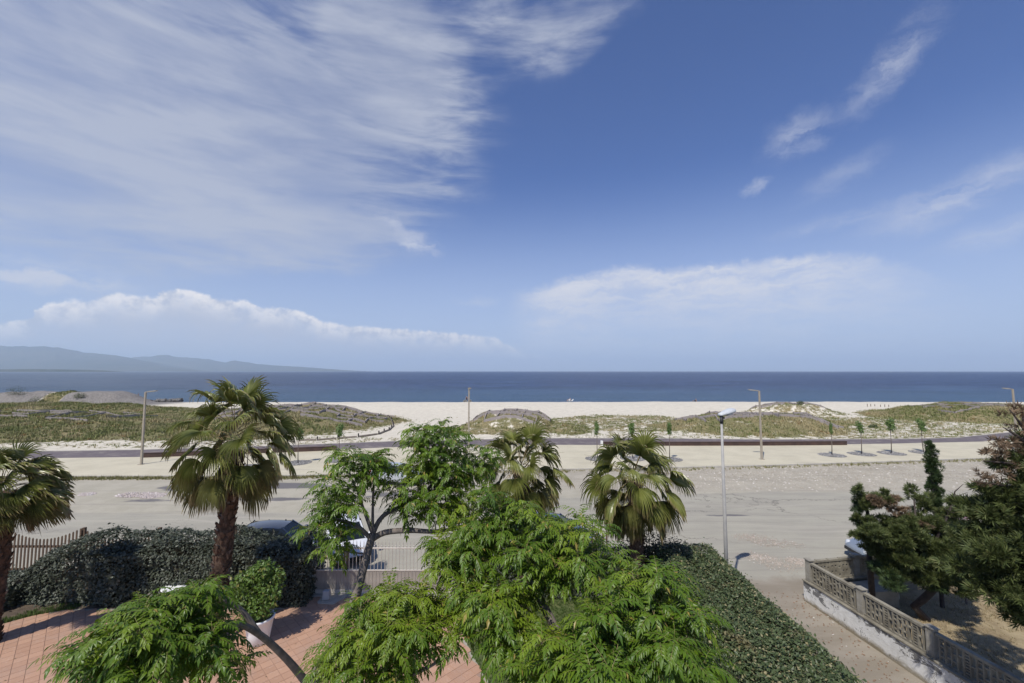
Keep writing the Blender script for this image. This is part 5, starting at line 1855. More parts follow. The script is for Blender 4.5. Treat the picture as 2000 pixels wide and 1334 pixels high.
def feathery(label, limbs, clusters, base, seed):
    root = empty('feathery_tree', base, label, 'tree', None)
    bv = Vector(base)
    r_ = random.Random(seed)
    tb = MB()
    nodes = []
    for ln in limbs:
        pts = [Vector(q_[0]) for q_ in ln]
        rad = [q_[1] for q_ in ln]
        fine_p, fine_r = [], []
        for i in range(len(pts) - 1):
            p0 = pts[max(0, i - 1)]
            p3 = pts[min(len(pts) - 1, i + 2)]
            for s_ in range(4):
                u = s_ / 4
                a = pts[i] * 2
                b_ = (pts[i + 1] - p0) * u
                c_ = (p0 * 2 - pts[i] * 5 + pts[i + 1] * 4 - p3) * u * u
                d_ = (-p0 + pts[i] * 3 - pts[i + 1] * 3 + p3) * u ** 3
                fine_p.append((a + b_ + c_ + d_) * .5)
                fine_r.append(rad[i] + (rad[i + 1] - rad[i]) * u)
        fine_p.append(pts[-1])
        fine_r.append(rad[-1])
        tb.tube([q_ - bv for q_ in fine_p], fine_r, 10)
        nodes += [(q_, r0) for q_, r0 in zip(fine_p, fine_r)]
    # rosettes of leaves
    ros = []
    for cx, cy, D, rx, ry, rd, n_ in clusters:
        for _ in range(int(n_ * 1.4 + .5)):
            a, rr_ = r_.uniform(0, 6.283), math.sqrt(r_.random())
            dd = D + r_.uniform(-rd, rd)
            ros.append(P(cx + math.cos(a) * rr_ * rx * .9, cy + math.sin(a) * rr_ * ry * .9 - ry * .1, dd))
    ctr = nodes[len(nodes) // 3][0]
    ros.sort(key=lambda q_: min((q_ - n_[0]).length for n_ in nodes[::3]))
    leaves = []
    for q_ in ros:
        best = min(nodes, key=lambda n_: (q_ - n_[0]).length + (0.8 if n_[0].z > q_.z + .1 else 0))
        L = (q_ - best[0]).length
        r0 = min(best[1] * .8, .010 + L * .012)
        mid = best[0].lerp(q_, .5) + Vector((r_.uniform(-.1, .1), r_.uniform(-.1, .1), -.10 * L + r_.uniform(-.05, .05)))
        q2 = best[0].lerp(q_, .8) + Vector((0, 0, -.04 * L))
        tb.tube([best[0] - bv, mid - bv, q2 - bv, q_ - bv], [r0, r0 * .75, r0 * .55, .005], 5, cap=False)
        nodes += [(mid, r0 * .75), (q2, r0 * .6)]
        nl = r_.randint(8, 11)
        a0 = r_.random() * 6.28
        for i in range(nl):
            back = r_.random() * .22
            o_ = q_.lerp(q2, back * 1.5)
            leaves.append((o_, a0 + i * 2.399 + r_.uniform(-.2, .2), r_.uniform(.25, .38), r_.choice(range(8)) if i > 2 else r_.choice((0, 1, 2, 6))))
    tb.build('trunk', m_bark, root, smooth=True)

    def vis(l_):
        q_ = l_[0]
        px, dy_ = 1000 + q_.x / q_.y * FPX, 725 + (CAMH - q_.z) / q_.y * FPX
        return (0 if (0 < px < 2000 and dy_ < 1334) else 100) + q_.y / l_[2]
    leaves.sort(key=vis)
    for o_, a, s_, k in leaves[:299]:
        o = link('leaf', HIM[k], root, o_ - bv)
        o.rotation_euler = (r_.uniform(-.25, .25), 0, a)
        o.scale = (s_, s_, s_)
    VV, FF, MM, off = [], [], [], 0
    for k in range(8):
        sel = [l_ for l_ in leaves[299:] if l_[3] == k]
        if not sel:
            continue
        v, f, mi = LO[k]
        T = np.array([tuple(l_[0] - bv) for l_ in sel])
        M = rotz(np.array([l_[1] for l_ in sel]))
        tl_ = rng.uniform(-.25, .25, len(sel))
        Rx = np.zeros((len(sel), 3, 3))
        Rx[:, 0, 0] = 1
        Rx[:, 1, 1] = np.cos(tl_); Rx[:, 1, 2] = -np.sin(tl_); Rx[:, 2, 1] = np.sin(tl_); Rx[:, 2, 2] = np.cos(tl_)
        M = np.einsum('nij,njk->nik', M, Rx) * np.array([l_[2] for l_ in sel])[:, None, None]
        V = (np.einsum('nij,kj->nki', M, v) + T[:, None, :]).reshape(-1, 3)
        F = (f[None] + (np.arange(len(sel)) * len(v))[:, None, None]).reshape(-1, 4) + off
        VV.append(V)
        FF.append(F)
        MM.append(np.tile(mi, len(sel)))
        off += len(V)
    tag(link('foliage', np_mesh('foliage', np.concatenate(VV), np.concatenate(FF), [m_leaf, m_rach], np.concatenate(MM)), root), kind='stuff')
    return root


def LP_(*a):
    return [(P(px, py, D), r_) for px, py, D, r_ in a]


TA = (-2.95, 6.25, 0)
limbsA = [
    [(Vector(TA), .13), (Vector((-2.92, 6.25, 1.6)), .11), (Vector((-2.9, 6.28, 3.2)), .10)] + LP_((608, 1345, 6.3, .09), (650, 1270, 6.4, .075), (690, 1180, 6.6, .068), (712, 1100, 6.8, .062), (728, 1042, 7.0, .055)),
    LP_((608, 1345, 6.3, .055), (560, 1287, 6.05, .046), (505, 1238, 5.7, .040), (455, 1218, 5.4, .034), (380, 1235, 5.1, .028), (300, 1262, 4.85, .026), (190, 1290, 4.7, .014)),
    LP_((505, 1238, 5.7, .04), (470, 1190, 5.6, .028), (420, 1165, 5.5, .016)),
    LP_((380, 1235, 5.1, .03), (330, 1190, 5.1, .018), (290, 1160, 5.1, .012)),
    LP_((728, 1042, 7.0, .035), (712, 1000, 7.05, .024), (698, 960, 7.1, .018), (680, 920, 7.1, .012)),
    LP_((728, 1042, 7.0, .03), (728, 1000, 7.1, .022), (730, 950, 7.15, .018), (738, 905, 7.2, .012)),
    LP_((728, 1042, 7.0, .045), (748, 1008, 7.2, .036), (795, 982, 7.4, .030), (845, 945, 7.6, .024), (868, 890, 7.75, .018), (840, 850, 7.85, .012)),
    LP_((845, 945, 7.6, .02), (900, 915, 7.75, .015), (935, 890, 7.8, .01)),
    LP_((724, 1055, 7.0, .05), (752, 1040, 7.0, .045), (800, 1036, 7.0, .040), (850, 1038, 7.0, .032), (900, 1030, 7.0, .02)),
    LP_((722, 1050, 6.95, .035), (702, 1030, 6.9, .028), (680, 1020, 6.85, .022), (650, 1012, 6.8, .014)),
    LP_((640, 1290, 6.4, .05), (700, 1275, 6.1, .04), (760, 1240, 6.0, .03), (830, 1230, 5.9, .018)),
    LP_((608, 1345, 6.3, .05), (700, 1350, 5.8, .04), (800, 1320, 5.6, .025), (860, 1290, 5.6, .015)),
]
clA = [(690, 912, 7.05, 52, 34, .5, 12), (650, 985, 6.9, 48, 42, .5, 13), (635, 1040, 6.8, 38, 26, .4, 6), (745, 925, 7.2, 32, 38, .4, 6), (660, 1075, 6.8, 30, 14, .4, 2),
       (845, 865, 7.8, 60, 36, .6, 20), (925, 900, 7.8, 38, 42, .5, 13), (835, 940, 7.6, 54, 50, .6, 21), (775, 975, 7.3, 40, 26, .4, 5), (880, 990, 7.3, 48, 50, .5, 17), (810, 1000, 7.2, 30, 20, .4, 3), (885, 940, 7.6, 35, 30, .4, 5),
       (310, 1200, 5.1, 66, 28, .5, 12), (385, 1192, 5.3, 54, 32, .5, 12), (250, 1262, 4.8, 80, 36, .5, 16), (375, 1275, 5.0, 90, 46, .6, 22), (180, 1300, 4.7, 40, 20, .3, 4), (445, 1300, 5.0, 34, 30, .4, 4), (260, 1320, 4.6, 110, 22, .4, 10),
       (760, 1195, 6.2, 78, 44, .5, 19), (820, 1190, 6.1, 50, 36, .4, 8), (740, 1255, 5.8, 60, 36, .4, 9), (690, 1265, 5.9, 55, 45, .5, 9), (790, 1260, 5.7, 60, 45, .6, 14), (730, 1320, 5.6, 90, 24, .5, 9), (870, 1230, 5.9, 44, 55, .5, 9), (640, 1322, 5.6, 36, 18, .4, 3), (530, 1085, 7.0, 1, 1, .1, 0)]
clA = [c_ for c_ in clA if c_[6]]
feathery('feathery leaved tree with a leaning forked grey trunk, left of the centre palms', limbsA, clA, TA, 5)
TB = (0.9, 5.2, 0)
limbsB = [
    [(Vector(TB), .13), (Vector((.9, 5.2, 2)), .11), (Vector((.92, 5.2, 3.6)), .10)] + LP_((1150, 1400, 5.2, .09), (1105, 1270, 5.4, .06), (1050, 1160, 5.8, .05), (1015, 1080, 6.2, .035), (1000, 1020, 6.5, .018)),
    LP_((1150, 1400, 5.2, .07), (1190, 1270, 5.1, .05), (1245, 1180, 5.2, .035), (1300, 1140, 5.3, .016)),
    LP_((1105, 1270, 5.4, .05), (1010, 1205, 5.8, .04), (940, 1175, 6.1, .032), (880, 1184, 6.3, .022), (850, 1180, 6.4, .012)),
    LP_((1190, 1270, 5.1, .04), (1280, 1270, 4.8, .03), (1360, 1290, 4.6, .015)),
    LP_((1050, 1160, 5.8, .04), (1110, 1100, 6.0, .026), (1150, 1065, 6.1, .014)),
]
clB = [(1000, 1040, 6.4, 75, 50, .6, 21), (950, 985, 6.6, 30, 26, .4, 5), (1110, 1050, 6.2, 90, 34, .5, 17), (1070, 1115, 5.9, 95, 48, .6, 25), (900, 1105, 6.3, 62, 46, .5, 18), (935, 1050, 6.5, 45, 36, .5, 9), (860, 1085, 6.4, 36, 28, .4, 5), (1165, 1100, 5.9, 46, 34, .5, 8), (980, 1180, 5.7, 70, 40, .6, 15),
       (890, 1170, 6.0, 34, 24, .5, 4), (1010, 1255, 5.4, 60, 42, .5, 13), (1265, 1150, 5.3, 66, 36, .5, 14), (1220, 1225, 5.0, 80, 40, .5, 19), (1320, 1215, 4.9, 50, 45, .4, 9), (1325, 1290, 4.6, 75, 34, .4, 13), (1100, 1285, 4.9, 85, 40, .5, 17), (1200, 1312, 4.4, 110, 24, .4, 13), (1010, 1325, 4.8, 40, 16, .3, 3)]
feathery('feathery leaved tree filling the lower middle of the picture beside the clipped hedge', limbsB, clB, TB, 6)

# ------------------------------------------------------------------ cypresses of the right garden
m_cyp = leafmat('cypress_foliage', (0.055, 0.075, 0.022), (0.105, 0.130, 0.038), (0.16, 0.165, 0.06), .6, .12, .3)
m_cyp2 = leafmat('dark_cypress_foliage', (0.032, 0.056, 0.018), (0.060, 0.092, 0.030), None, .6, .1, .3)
m_cypdead = leafmat('browned_cypress_foliage', (0.21, 0.14, 0.085), (0.12, 0.09, 0.055), (0.30, 0.22, 0.15), .8, .1, .2)
m_cbark = plain('dark_cypress_bark', (0.07, 0.055, 0.045), (0.045, 0.035, 0.03), 8, .95, .6, 30, .02)
sp_v, sp_f = [], []
r_ = random.Random(4)
for i in range(9):
    a = (i - 4) * .30 + r_.uniform(-.1, .1)
    L_ = 1.0 - .07 * abs(i - 4)
    d = Vector((math.cos(a), math.sin(a) * .9, r_.uniform(-.25, .35)))
    s_ = Vector((-d.y, d.x, r_.uniform(-.5, .5))).normalized() * .085
    k = len(sp_v)
    sp_v += [tuple(-s_ * .5), tuple(s_ * .5), tuple(d * L_ * .6 + s_), tuple(d * L_)]
    sp_f += [(k, k + 1, k + 2), (k, k + 2, k + 3)]
sp_v, sp_f = np.array(sp_v), np.array(sp_f)


def sprays(name, blobs, dens, size, mat, parent, base, seed, up=.35):
    """flattened foliage sprays on lumpy blobs, each blob (centre, rx, ry, rz)"""
    r_ = np.random.default_rng(seed)
    T, D = [], []
    for c_, rx, ry, rz in blobs:
        nsub = max(9, int(16 * (rx * ry * rz) ** .4 + 4))
        k = int(dens * (rx * ry + ry * rz + rx * rz) * 2.2)
        sub = r_.normal(size=(nsub, 3))
        sub /= np.linalg.norm(sub, axis=1, keepdims=True)
        sub *= r_.uniform(.35, .85, (nsub, 1))
        idx = r_.integers(0, nsub, k)
        d = r_.normal(size=(k, 3))
        d[:, 2] *= .75
        d /= np.linalg.norm(d, axis=1, keepdims=True)
        loc = sub[idx] + d * r_.uniform(.16, .42, (nsub, 1))[idx] * (0.55 + .5 * r_.random((k, 1)))
        T.append(np.array(tuple(c_)) + loc * np.array([rx, ry, rz]))
        D.append(d + sub[idx] * .6)
    T, D = np.concatenate(T), np.concatenate(D)
    D = D + np.array([0, 0, up]) + r_.normal(size=D.shape) * .3
    D /= np.linalg.norm(D, axis=1, keepdims=True)
    # x axis along D
    Z = r_.normal(size=D.shape)
    Y_ = np.cross(Z, D)
    Y_ /= np.linalg.norm(Y_, axis=1, keepdims=True)
    M = np.stack([D, Y_, np.cross(D, Y_)], axis=2) * (size * (.6 + .8 * r_.random(len(T))))[:, None, None]
    o = link(name, batch(name, sp_v, sp_f, M, T - np.array(base), mat), parent)
    return tag(o, kind='stuff')


def pblobs(lst):
    return [(P(px, py, D), rx * D / FPX, rd, rz * D / FPX) for px, py, D, rx, rz, rd in lst]


Yc = 15.3
cb_ = Vector((14.35, 15.4, 0.1))
root = empty('leaning_cypress', cb_, 'low spreading cypress with one browned patch and a leaning trunk in the walled yard', 'tree')
bl = pblobs([(1695, 985, 15.6, 24, 14, .35), (1722, 970, 15.4, 26, 14, .35), (1690, 1012, 15.6, 20, 10, .3), (1675, 955, 15.6, 8, 8, .15), (1690, 972, 15.6, 12, 8, .2), (1800, 985, 15.6, 22, 16, .35), (1782, 960, 15.5, 12, 12, .2), (1815, 970, 15.6, 9, 5, .15), (1752, 974, 15.5, 10, 3, .15),
             (1740, 1022, 15.3, 48, 20, .7), (1700, 1045, 15.5, 30, 18, .5), (1760, 1060, 15.0, 62, 24, .9), (1820, 1030, 15.2, 46, 24, .8), (1830, 1080, 14.9, 52, 28, .9), (1770, 1090, 14.9, 42, 18, .7), (1880, 1060, 14.9, 40, 34, .8), (1860, 1005, 15.2, 30, 16, .5), (1890, 1120, 14.7, 40, 20, .7), (1720, 1078, 15.3, 26, 10, .5), (1835, 1120, 14.8, 40, 12, .6), (1668, 1045, 15.6, 12, 5, .2), (1690, 1066, 15.6, 14, 4, .2), (1755, 1110, 15.0, 40, 14, .6), (1800, 1125, 14.9, 44, 14, .6), (1850, 1095, 14.8, 50, 26, .8), (1740, 1085, 15.6, 36, 14, .6), (1790, 1060, 15.6, 60, 26, .8), (1870, 1150, 14.6, 26, 10, .4)])
rq = random.Random(31)
for _ in range(34):
    u, v = rq.random(), rq.random()
    bl += pblobs([(1700 + 205 * u, 1012 + 30 * abs(u - .5) + (118 - 40 * u) * v, 14.5 + 1.3 * rq.random(), rq.uniform(16, 28), rq.uniform(9, 16), .45)])
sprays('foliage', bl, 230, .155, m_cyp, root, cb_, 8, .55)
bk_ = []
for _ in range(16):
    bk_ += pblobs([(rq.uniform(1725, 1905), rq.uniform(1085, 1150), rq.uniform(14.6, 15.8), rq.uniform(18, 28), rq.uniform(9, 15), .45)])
sprays('shade_toned_foliage', bk_, 200, .155, m_cyp2, root, cb_, 18)  # shade under the crown put into a darker leaf colour
bd = pblobs([(1735, 985, 15.25, 26, 11, .35), (1715, 976, 15.3, 18, 8, .3), (1745, 975, 15.3, 10, 8, .2), (1755, 998, 15.2, 20, 8, .3), (1795, 1020, 14.9, 9, 4, .2), (1808, 1028, 14.9, 9, 3, .2)])
sprays('browned_foliage', bd, 230, .13, m_cypdead, root, cb_, 9)
tb = MB()
W_ = lambda px, py, D: P(px, py, D) - cb_
tb.tube([(0, 0, 0), W_(1786, 1184, 15.36), W_(1804, 1170, 15.25), W_(1826, 1148, 15.1), W_(1850, 1095, 14.9), W_(1880, 1060, 14.9)], [.13, .12, .115, .11, .09, .05], 9)
tb.tube([W_(1820, 1135, 15.0), W_(1800, 1080, 15.0), W_(1790, 1030, 15.3), W_(1785, 975, 15.5)], [.07, .055, .04, .02], 7)
tb.tube([W_(1850, 1095, 14.9), W_(1830, 1050, 15), W_(1855, 1000, 15.1), W_(1865, 960, 15.1), W_(1882, 945, 15.1)], [.06, .045, .035, .02, .006], 6)
for q_ in range(26):
    u = random.random()
    a_ = W_(1830, 1050, 15).lerp(W_(1865, 960, 15.1), u)
    tb.tube([a_, a_ + Vector((random.uniform(-.1, .45), random.uniform(-.25, .25), random.uniform(-.1, .35)))], [.012, .003], 4)
tb.build('trunk', m_cbark, root, smooth=True)
c2b = Vector((P(1702, 1125, 16.0).x, 16.0, 0.1))
root = empty('thin_cypress', c2b, 'thin upright dark trunk with a small crown rising through the pierced fence corner', 'tree')
tb = MB()
W_ = lambda px, py, D: P(px, py, D) - c2b
tb.tube([(0, 0, 0), W_(1698, 1090, 16), W_(1702, 1040, 15.9), W_(1692, 990, 15.7), W_(1676, 955, 15.7)], [.10, .09, .075, .05, .02], 8)
tb.build('trunk', m_cbark, root, smooth=True)
sprays('foliage', pblobs([(1680, 990, 15.9, 18, 16, .3), (1686, 1020, 15.9, 20, 14, .3), (1672, 962, 15.9, 8, 10, .2), (1705, 1050, 15.9, 22, 14, .35)]), 190, .16, m_cyp2, root, c2b, 12)

kb = Vector((P(1828, 1000, 16.2).x, 16.2, .1))
root = empty('column_cypress', kb, 'narrow dark column cypress rising above the low spreading one', 'tree')
MB().tube([(0, 0, 0), (-.02, 0, 3.0), (-.1, 0, 5.4)], [.07, .05, .02], 7).build('trunk', m_cbark, root)
bl = pblobs([(1818 + 11 * (k / 15) + 1.5 * math.sin(k * 2.1), 874 + k * 9.3, 16.2, 12.5 * min(1, .35 + k * .15) * (1 if k < 12 else .8), 15, .24) for k in range(16)] + [(1817, 868, 16.2, 4, 8, .1), (1832, 1025, 16.2, 9, 14, .2)])
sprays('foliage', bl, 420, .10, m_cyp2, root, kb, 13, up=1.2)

bb_ = Vector((13.7, 10.2, .1))
root = empty('big_cypress', bb_, 'big dark cypress with browned upper twigs at the right picture edge', 'tree')
tb = MB()
W_ = lambda px, py, D: P(px, py, D) - bb_
top_ = W_(2010, 800, 10.20)
tb.tube([(0, 0, 0), (-.3, 0, 2), W_(2035, 960, 10.20), W_(2008, 870, 10.20), W_(1996, 800, 10.20)], [.2, .17, .11, .06, .02], 9)
for a_, b_, c_ in (((2035, 960), (1990, 990), (1930, 1000)), ((2020, 920), (1975, 905), (1920, 900)), ((2008, 870), (1985, 850), (1960, 835)), ((2035, 960), (1970, 950), (1905, 940)), ((2040, 1040), (1970, 1060), (1900, 1090)), ((2008, 850), (1995, 830), (1972, 800))):
    tb.tube([W_(*a_, 10.20), W_(*b_, 10.12), W_(*c_, 10.05)], [.05, .03, .01], 6)
tb.build('trunk', m_cbark, root, smooth=True)
bl = pblobs([(1985, 985, 10.20, 50, 26, .8), (1950, 1010, 10.05, 50, 30, .8), (1905, 1000, 10.35, 40, 22, .7), (1960, 1060, 9.89, 70, 40, 1.0), (1900, 1060, 10.35, 45, 30, .8), (2010, 1100, 9.74, 70, 50, 1.1), (1940, 1120, 9.97, 55, 34, .9), (1990, 1160, 9.58, 60, 34, .9), (2040, 1020, 10.05, 70, 60, 1.1), (1975, 905, 10.20, 30, 16, .5),
              (1990, 940, 10.20, 26, 20, .5), (1955, 1155, 9.74, 26, 14, .5), (1905, 1115, 10.35, 30, 16, .5), (2050, 1200, 9.43, 60, 40, 1), (1925, 955, 10.20, 20, 8, .3), (1965, 960, 10.20, 26, 10, .4), (2060, 920, 10.35, 50, 50, .9), (2030, 860, 10.35, 30, 40, .6), (1985, 1185, 9.43, 24, 14, .4), (2000, 1215, 9.43, 20, 16, .4), (2090, 1010, 9.0, 80, 60, .9), (2110, 1100, 8.6, 80, 60, .9), (2150, 940, 8.6, 80, 60, .9), (2180, 1040, 8.0, 90, 70, 1.0)])
sprays('foliage', bl, 190, .17, m_cyp, root, bb_, 14)
bd = pblobs([(1985, 800, 10.20, 14, 14, .3), (1972, 808, 10.12, 10, 10, .25), (1990, 832, 10.20, 16, 14, .3), (1968, 862, 10.12, 22, 10, .3), (1945, 870, 10.12, 18, 6, .25), (1990, 880, 10.20, 20, 12, .3), (1950, 890, 10.12, 20, 10, .3), (1922, 882, 10.05, 12, 5, .2), (1975, 908, 10.12, 22, 10, .3),
             (1925, 930, 10.05, 14, 9, .25), (1942, 935, 10.05, 14, 8, .25), (1915, 945, 10.05, 10, 6, .2), (1958, 925, 10.05, 10, 8, .2)])
sprays('browned_foliage', bd, 110, .12, m_cypdead, root, bb_, 15)

# pink oleander flowers
m_ole = leafmat('oleander_flowers', (0.62, 0.25, 0.38), (0.75, 0.45, 0.55), None, .6, .2)
shrub('oleander', 'pink flowering oleander between the two cypresses', 'shrub', P(1875, 1000, 16.4).x, 16.4, .1, [(0, 0, 3.1, .35), (.15, 0, 2.8, .35), (-.1, 0, 2.4, .4)], 500, .05, m_ole)

# ------------------------------------------------------------------ people and things at the water
m_skin = plain('skin', (0.42, 0.26, 0.18), (0.38, 0.23, 0.16), 10, .6, 0)
m_darkc = plain('dark_clothes', (0.02, 0.022, 0.03), (0.03, 0.03, 0.04), 6, .9, 0)
m_wcl = plain('white_cloth', (0.72, 0.72, 0.70), (0.62, 0.62, 0.6), 6, .9, 0)


def skinned(name, joints, edges, radii, mat, parent=None):
    me = bpy.data.meshes.new(name)
    me.from_pydata(joints, edges, [])
    o = link(name, me, parent)
    m = o.modifiers.new('skin', 'SKIN')
    me.materials.append(mat)
    for i, r0 in enumerate(radii):
        me.skin_vertices[0].data[i].radius = (r0, r0)
    me.skin_vertices[0].data[0].use_root = True
    s_ = o.modifiers.new('s', 'SUBSURF')
    s_.levels = s_.render_levels = 1
    return o


def person(label, loc, rz, seated=False, top=m_darkc, legs=m_darkc):
    root = empty('person', loc, label, 'person', rz=rz)
    if not seated:
        J = [(0, 0, .93), (0, 0, 1.12), (0, 0, 1.34), (0, 0, 1.47), (0, .01, 1.60), (0, .01, 1.70), (-.19, 0, 1.38), (-.25, .02, 1.12), (-.24, .10, .88), (-.235, .12, .80), (.19, 0, 1.38), (.26, .02, 1.12), (.25, .08, .88), (.245, .10, .80),
             (-.10, 0, .86), (-.12, .02, .48), (-.12, -.03, .08), (-.13, .12, .03), (.10, 0, .86), (.13, .03, .48), (.14, -.02, .08), (.15, .13, .03)]
    else:
        J = [(0, 0, .14), (0, -.05, .34), (0, -.12, .55), (0, -.12, .68), (0, -.10, .80), (0, -.10, .90), (-.19, -.12, .58), (-.25, -.22, .34), (-.27, -.30, .08), (-.27, -.28, .03), (.19, -.12, .58), (.25, -.22, .34), (.27, -.30, .08), (.27, -.28, .03),
             (-.10, .04, .14), (-.13, .42, .42), (-.13, .75, .08), (-.13, .88, .05), (.10, .04, .14), (.13, .42, .38), (.13, .78, .08), (.13, .90, .05)]
    E = [(0, 1), (1, 2), (2, 3), (3, 4), (4, 5), (2, 6), (6, 7), (7, 8), (8, 9), (2, 10), (10, 11), (11, 12), (12, 13), (0, 14), (14, 15), (15, 16), (16, 17), (0, 18), (18, 19), (19, 20), (20, 21)]
    Rr = [.14, .13, .14, .06, .10, .07, .07, .05, .04, .03, .07, .05, .04, .03, .10, .07, .045, .03, .10, .07, .045, .03]
    body = skinned('body', J, E, Rr, m_skin, root)
    tz = J[2]
    skinned('clothes', [J[0], J[1], (J[2][0], J[2][1], J[2][2] - .02)] + [J[6], J[10]] + [J[14], J[18], J[15], J[19]], [(0, 1), (1, 2), (2, 3), (2, 4), (0, 5), (0, 6), (5, 7), (6, 8)], [.165, .155, .16, .09, .09, .12, .12, .09, .09], top, root)
    skinned('hair', [(J[5][0], J[5][1] - .02, J[5][2] - .02), (J[4][0], J[4][1] - .04, J[4][2] + .05)], [(0, 1)], [.09, .10], m_darkc, root)
    return root


def bz(x, y):
    return float(terrain([x], [y])[0][0])


pt = G(913.5, 784, .2)
person('person in dark clothes standing at the water near the middle lamp', (pt.x, 118.5, max(bz(pt.x, 118.5), -.02)), R(160))
pt = G(270, 776, 0)
person('person in a dark top standing on the black boat at the left shore', (P(270, 776, 117.5).x, 117.5, 0.95), R(120))
pt = P(1113, 784, 117)
zt_ = bz(pt.x, 117.3)
person('person sitting low on a white sunbed at the water edge', (pt.x, 117.3, zt_ + .26), R(100), True, m_wcl)
root = empty('sunbed', (pt.x, 117.3, zt_), 'white sunbed at the water edge with a person on it', 'sunbed', rz=R(10))
MB().box((0, 0, .26), (1.2, .62, .06)).build('bed', m_wcl, root)
MB().bar((.6, 0, .28), (1.05, 0, .75), .62, .05).build('backrest', m_wcl, root)
for sx in (-.5, .5):
    for sy in (-.26, .26):
        MB().box((sx, sy, .12), (.05, .05, .26)).build('leg', m_darkc, root)
pt = P(1357, 786, 117.5)
person('tiny dark seated figure at the water right of the open beach', (pt.x, 117.0, bz(pt.x, 117.0)), R(60), True)
for px, lab in ((909, 'white beach tent left of the standing figure'), (919, 'white beach tent right of the standing figure, behind the lamp pole')):
    pt = P(px, 784, 117)
    zt_ = bz(pt.x, 117)
    root = empty('beach_tent', (pt.x, 117, zt_), lab, 'beach tent', 'white beach tents by the water')
    k = .62 if px == 909 else .42
    prof = [(k * math.cos(a), .62 * math.sin(a)) for a in np.linspace(math.pi, 0, 9)]
    vs = [(x, -.4, z) for x, z in prof] + [(x * .9, .4, z * .8) for x, z in prof]
    b_ = MB().add(vs, [(i, i + 1, i + 10, i + 9) for i in range(8)] + [tuple(range(9, 18))])
    b_.build('canopy', m_wcl, root)
    MB().tube([(x, -.4, z) for x, z in prof], .02, 5).build('hoop', m_wplas, root)

# black boat on the left shore
pt = P(271, 777, 117.5)
m_blk = plain('black_hull', (0.012, 0.013, 0.014), (0.02, 0.02, 0.02), 4, .5, .1)
root = empty('boat', (pt.x, 117.5, .25), 'long flat black boat drawn up beside the gravel heaps', 'boat', rz=R(8))
vs, fs = [], []
sec = [(-1.5, .35, .10), (-1.2, .65, 0), (0, .75, -.05), (1.0, .6, 0), (1.45, .2, .2)]
for x, w_, zb in sec:
    vs += [(x, -w_, .55 + abs(x) * .06), (x, -w_ * .7, zb), (x, w_ * .7, zb), (x, w_, .55 + abs(x) * .06)]
for i in range(4):
    for j in range(3):
        fs.append((i * 4 + j, i * 4 + j + 1, i * 4 + 5 + j, i * 4 + 4 + j))
    fs.append((i * 4 + 3, i * 4, i * 4 + 4, i * 4 + 7))
fs += [(0, 1, 2, 3), (19, 18, 17, 16)]
MB().add(vs, fs).build('hull', m_blk, root)
for x in (-.7, .3):
    MB().box((x, 0, .66), (.22, 1.2, .04)).build('thwart', m_wood, root)
# rock groyne
r_ = random.Random(8)
m_rock = plain('groyne_rock', (0.22, 0.21, 0.195), (0.12, 0.115, 0.105), 1.2, .95, .8, 5, .1)
base_rock = []
for k in range(5):
    bmv = []
    me = MB().lathe((0, 0, 0), [(.15, -.35), (.5, -.25), (.62, .05), (.45, .35), (.12, .42)], 7)
    me.v = [(x * r_.uniform(.8, 1.3), y * r_.uniform(.8, 1.3), z * r_.uniform(.7, 1.1)) for x, y, z in me.v]
    base_rock.append(me.mesh('rock', m_rock))
g0 = P(283, 780, 118.5)
root = empty('rock_groyne', (g0.x, 118.5, 0), 'dark rock groyne between the black boat and the tall palm', 'groyne')
for i in range(46):
    u = i / 46
    o = link('rock', base_rock[i % 5], root, (u * 8.5, u * 2.0 + r_.uniform(-.7, .7), .15 + r_.uniform(-.1, .25) + .25 * u))
    o.rotation_euler = (r_.random(), r_.random(), r_.random() * 6)

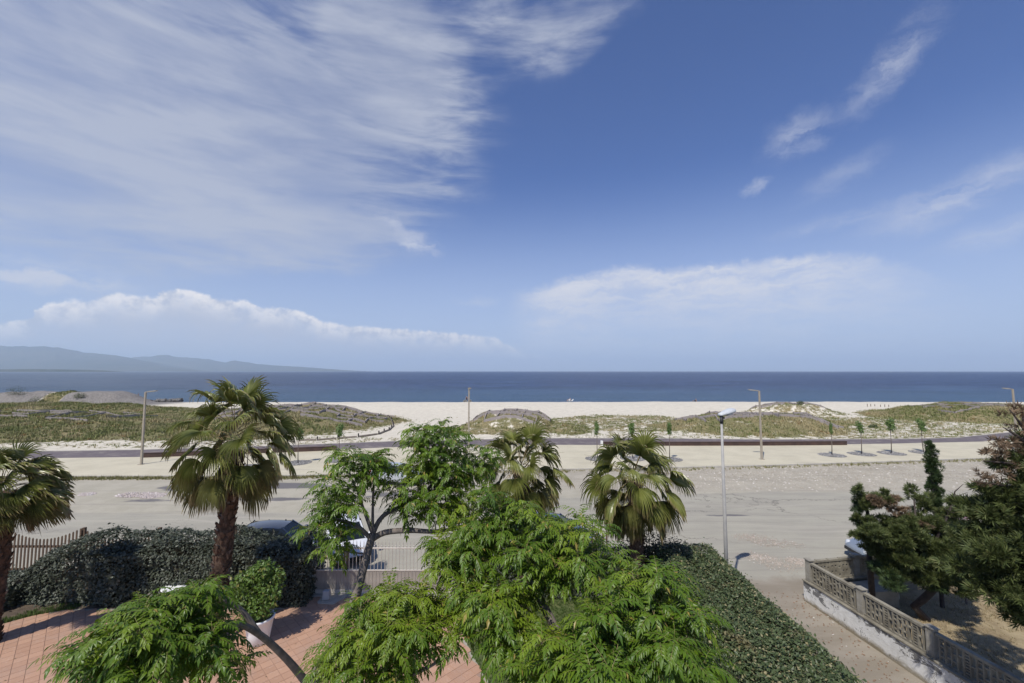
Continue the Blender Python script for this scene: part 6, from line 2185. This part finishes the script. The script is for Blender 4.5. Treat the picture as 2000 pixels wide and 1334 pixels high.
# tiny white motor boat far out
pt = P(1740, 726, 3800)
root = empty('motor_boat', (pt.x, 3800, -.1), 'tiny white motor boat on the horizon at the right', 'boat')
MB().add([(-5, -1.5, .2), (5, -.4, .5), (5, .4, .5), (-5, 1.5, .2), (-5, -1.8, 2.2), (6.5, -.1, 3), (6.5, .1, 3), (-5, 1.8, 2.2)], [(0, 3, 2, 1), (4, 5, 6, 7), (0, 1, 5, 4), (1, 2, 6, 5), (2, 3, 7, 6), (3, 0, 4, 7)]).build('hull', m_wplas, root)
MB().box((-1, 0, 3.4), (4.5, 2.4, 2.4), taper=.8).build('cabin', m_wplas, root)

# scattered dune shrubs and weathered stakes
m_dsh = leafmat('dune_shrub_leaves', (0.055, 0.085, 0.03), (0.10, 0.12, 0.05), None, .7, .1, .2)
for i, (px, py, rr0, lab) in enumerate(((1563, 793, .55, 'small dark shrub on the far dune near the water'), (1497, 806, .35, 'tiny green sapling on the wattle dune behind the slim lamp'), (30, 792, 1.4, 'broad dark shrub at the far left behind the dune grass'),
                                        (70, 792, 1.1, 'dark shrub right of the broad one at the far left'), (156, 783, .9, 'green shrub in the gap between the two gravel heaps'), (715, 787, .5, 'small shrub on the crest of the broad dune'), (1705, 826, .5, 'green shrub at the foot of the far right dune'))):
    Yb = {1563: 88, 1497: 74, 30: 104, 70: 103, 156: 104, 715: 86, 1705: 66}[px]
    q_ = P(px, py, Yb)
    shrub('dune_shrub', lab, 'shrub', q_.x, Yb, bz(q_.x, Yb) - .1, [(0, 0, rr0 * .6, rr0), (rr0 * .8, .1, rr0 * .5, rr0 * .8), (-rr0 * .9, -.1, rr0 * .5, rr0 * .7)], 700, .16, m_dsh)
root = empty('stake_row', (P(1698, 792, 100).x, 100, 0), 'short dark stakes in the sand before the far right dune', 'stakes')
for i in range(6):
    x, y = i * .8, random.uniform(-1, 1)
    zt_ = bz(root.location.x + x, 100 + y)
    MB().box((x, y, zt_ + .3), (.08, .08, random.uniform(.4, .8))).build('stake', m_wood, root)
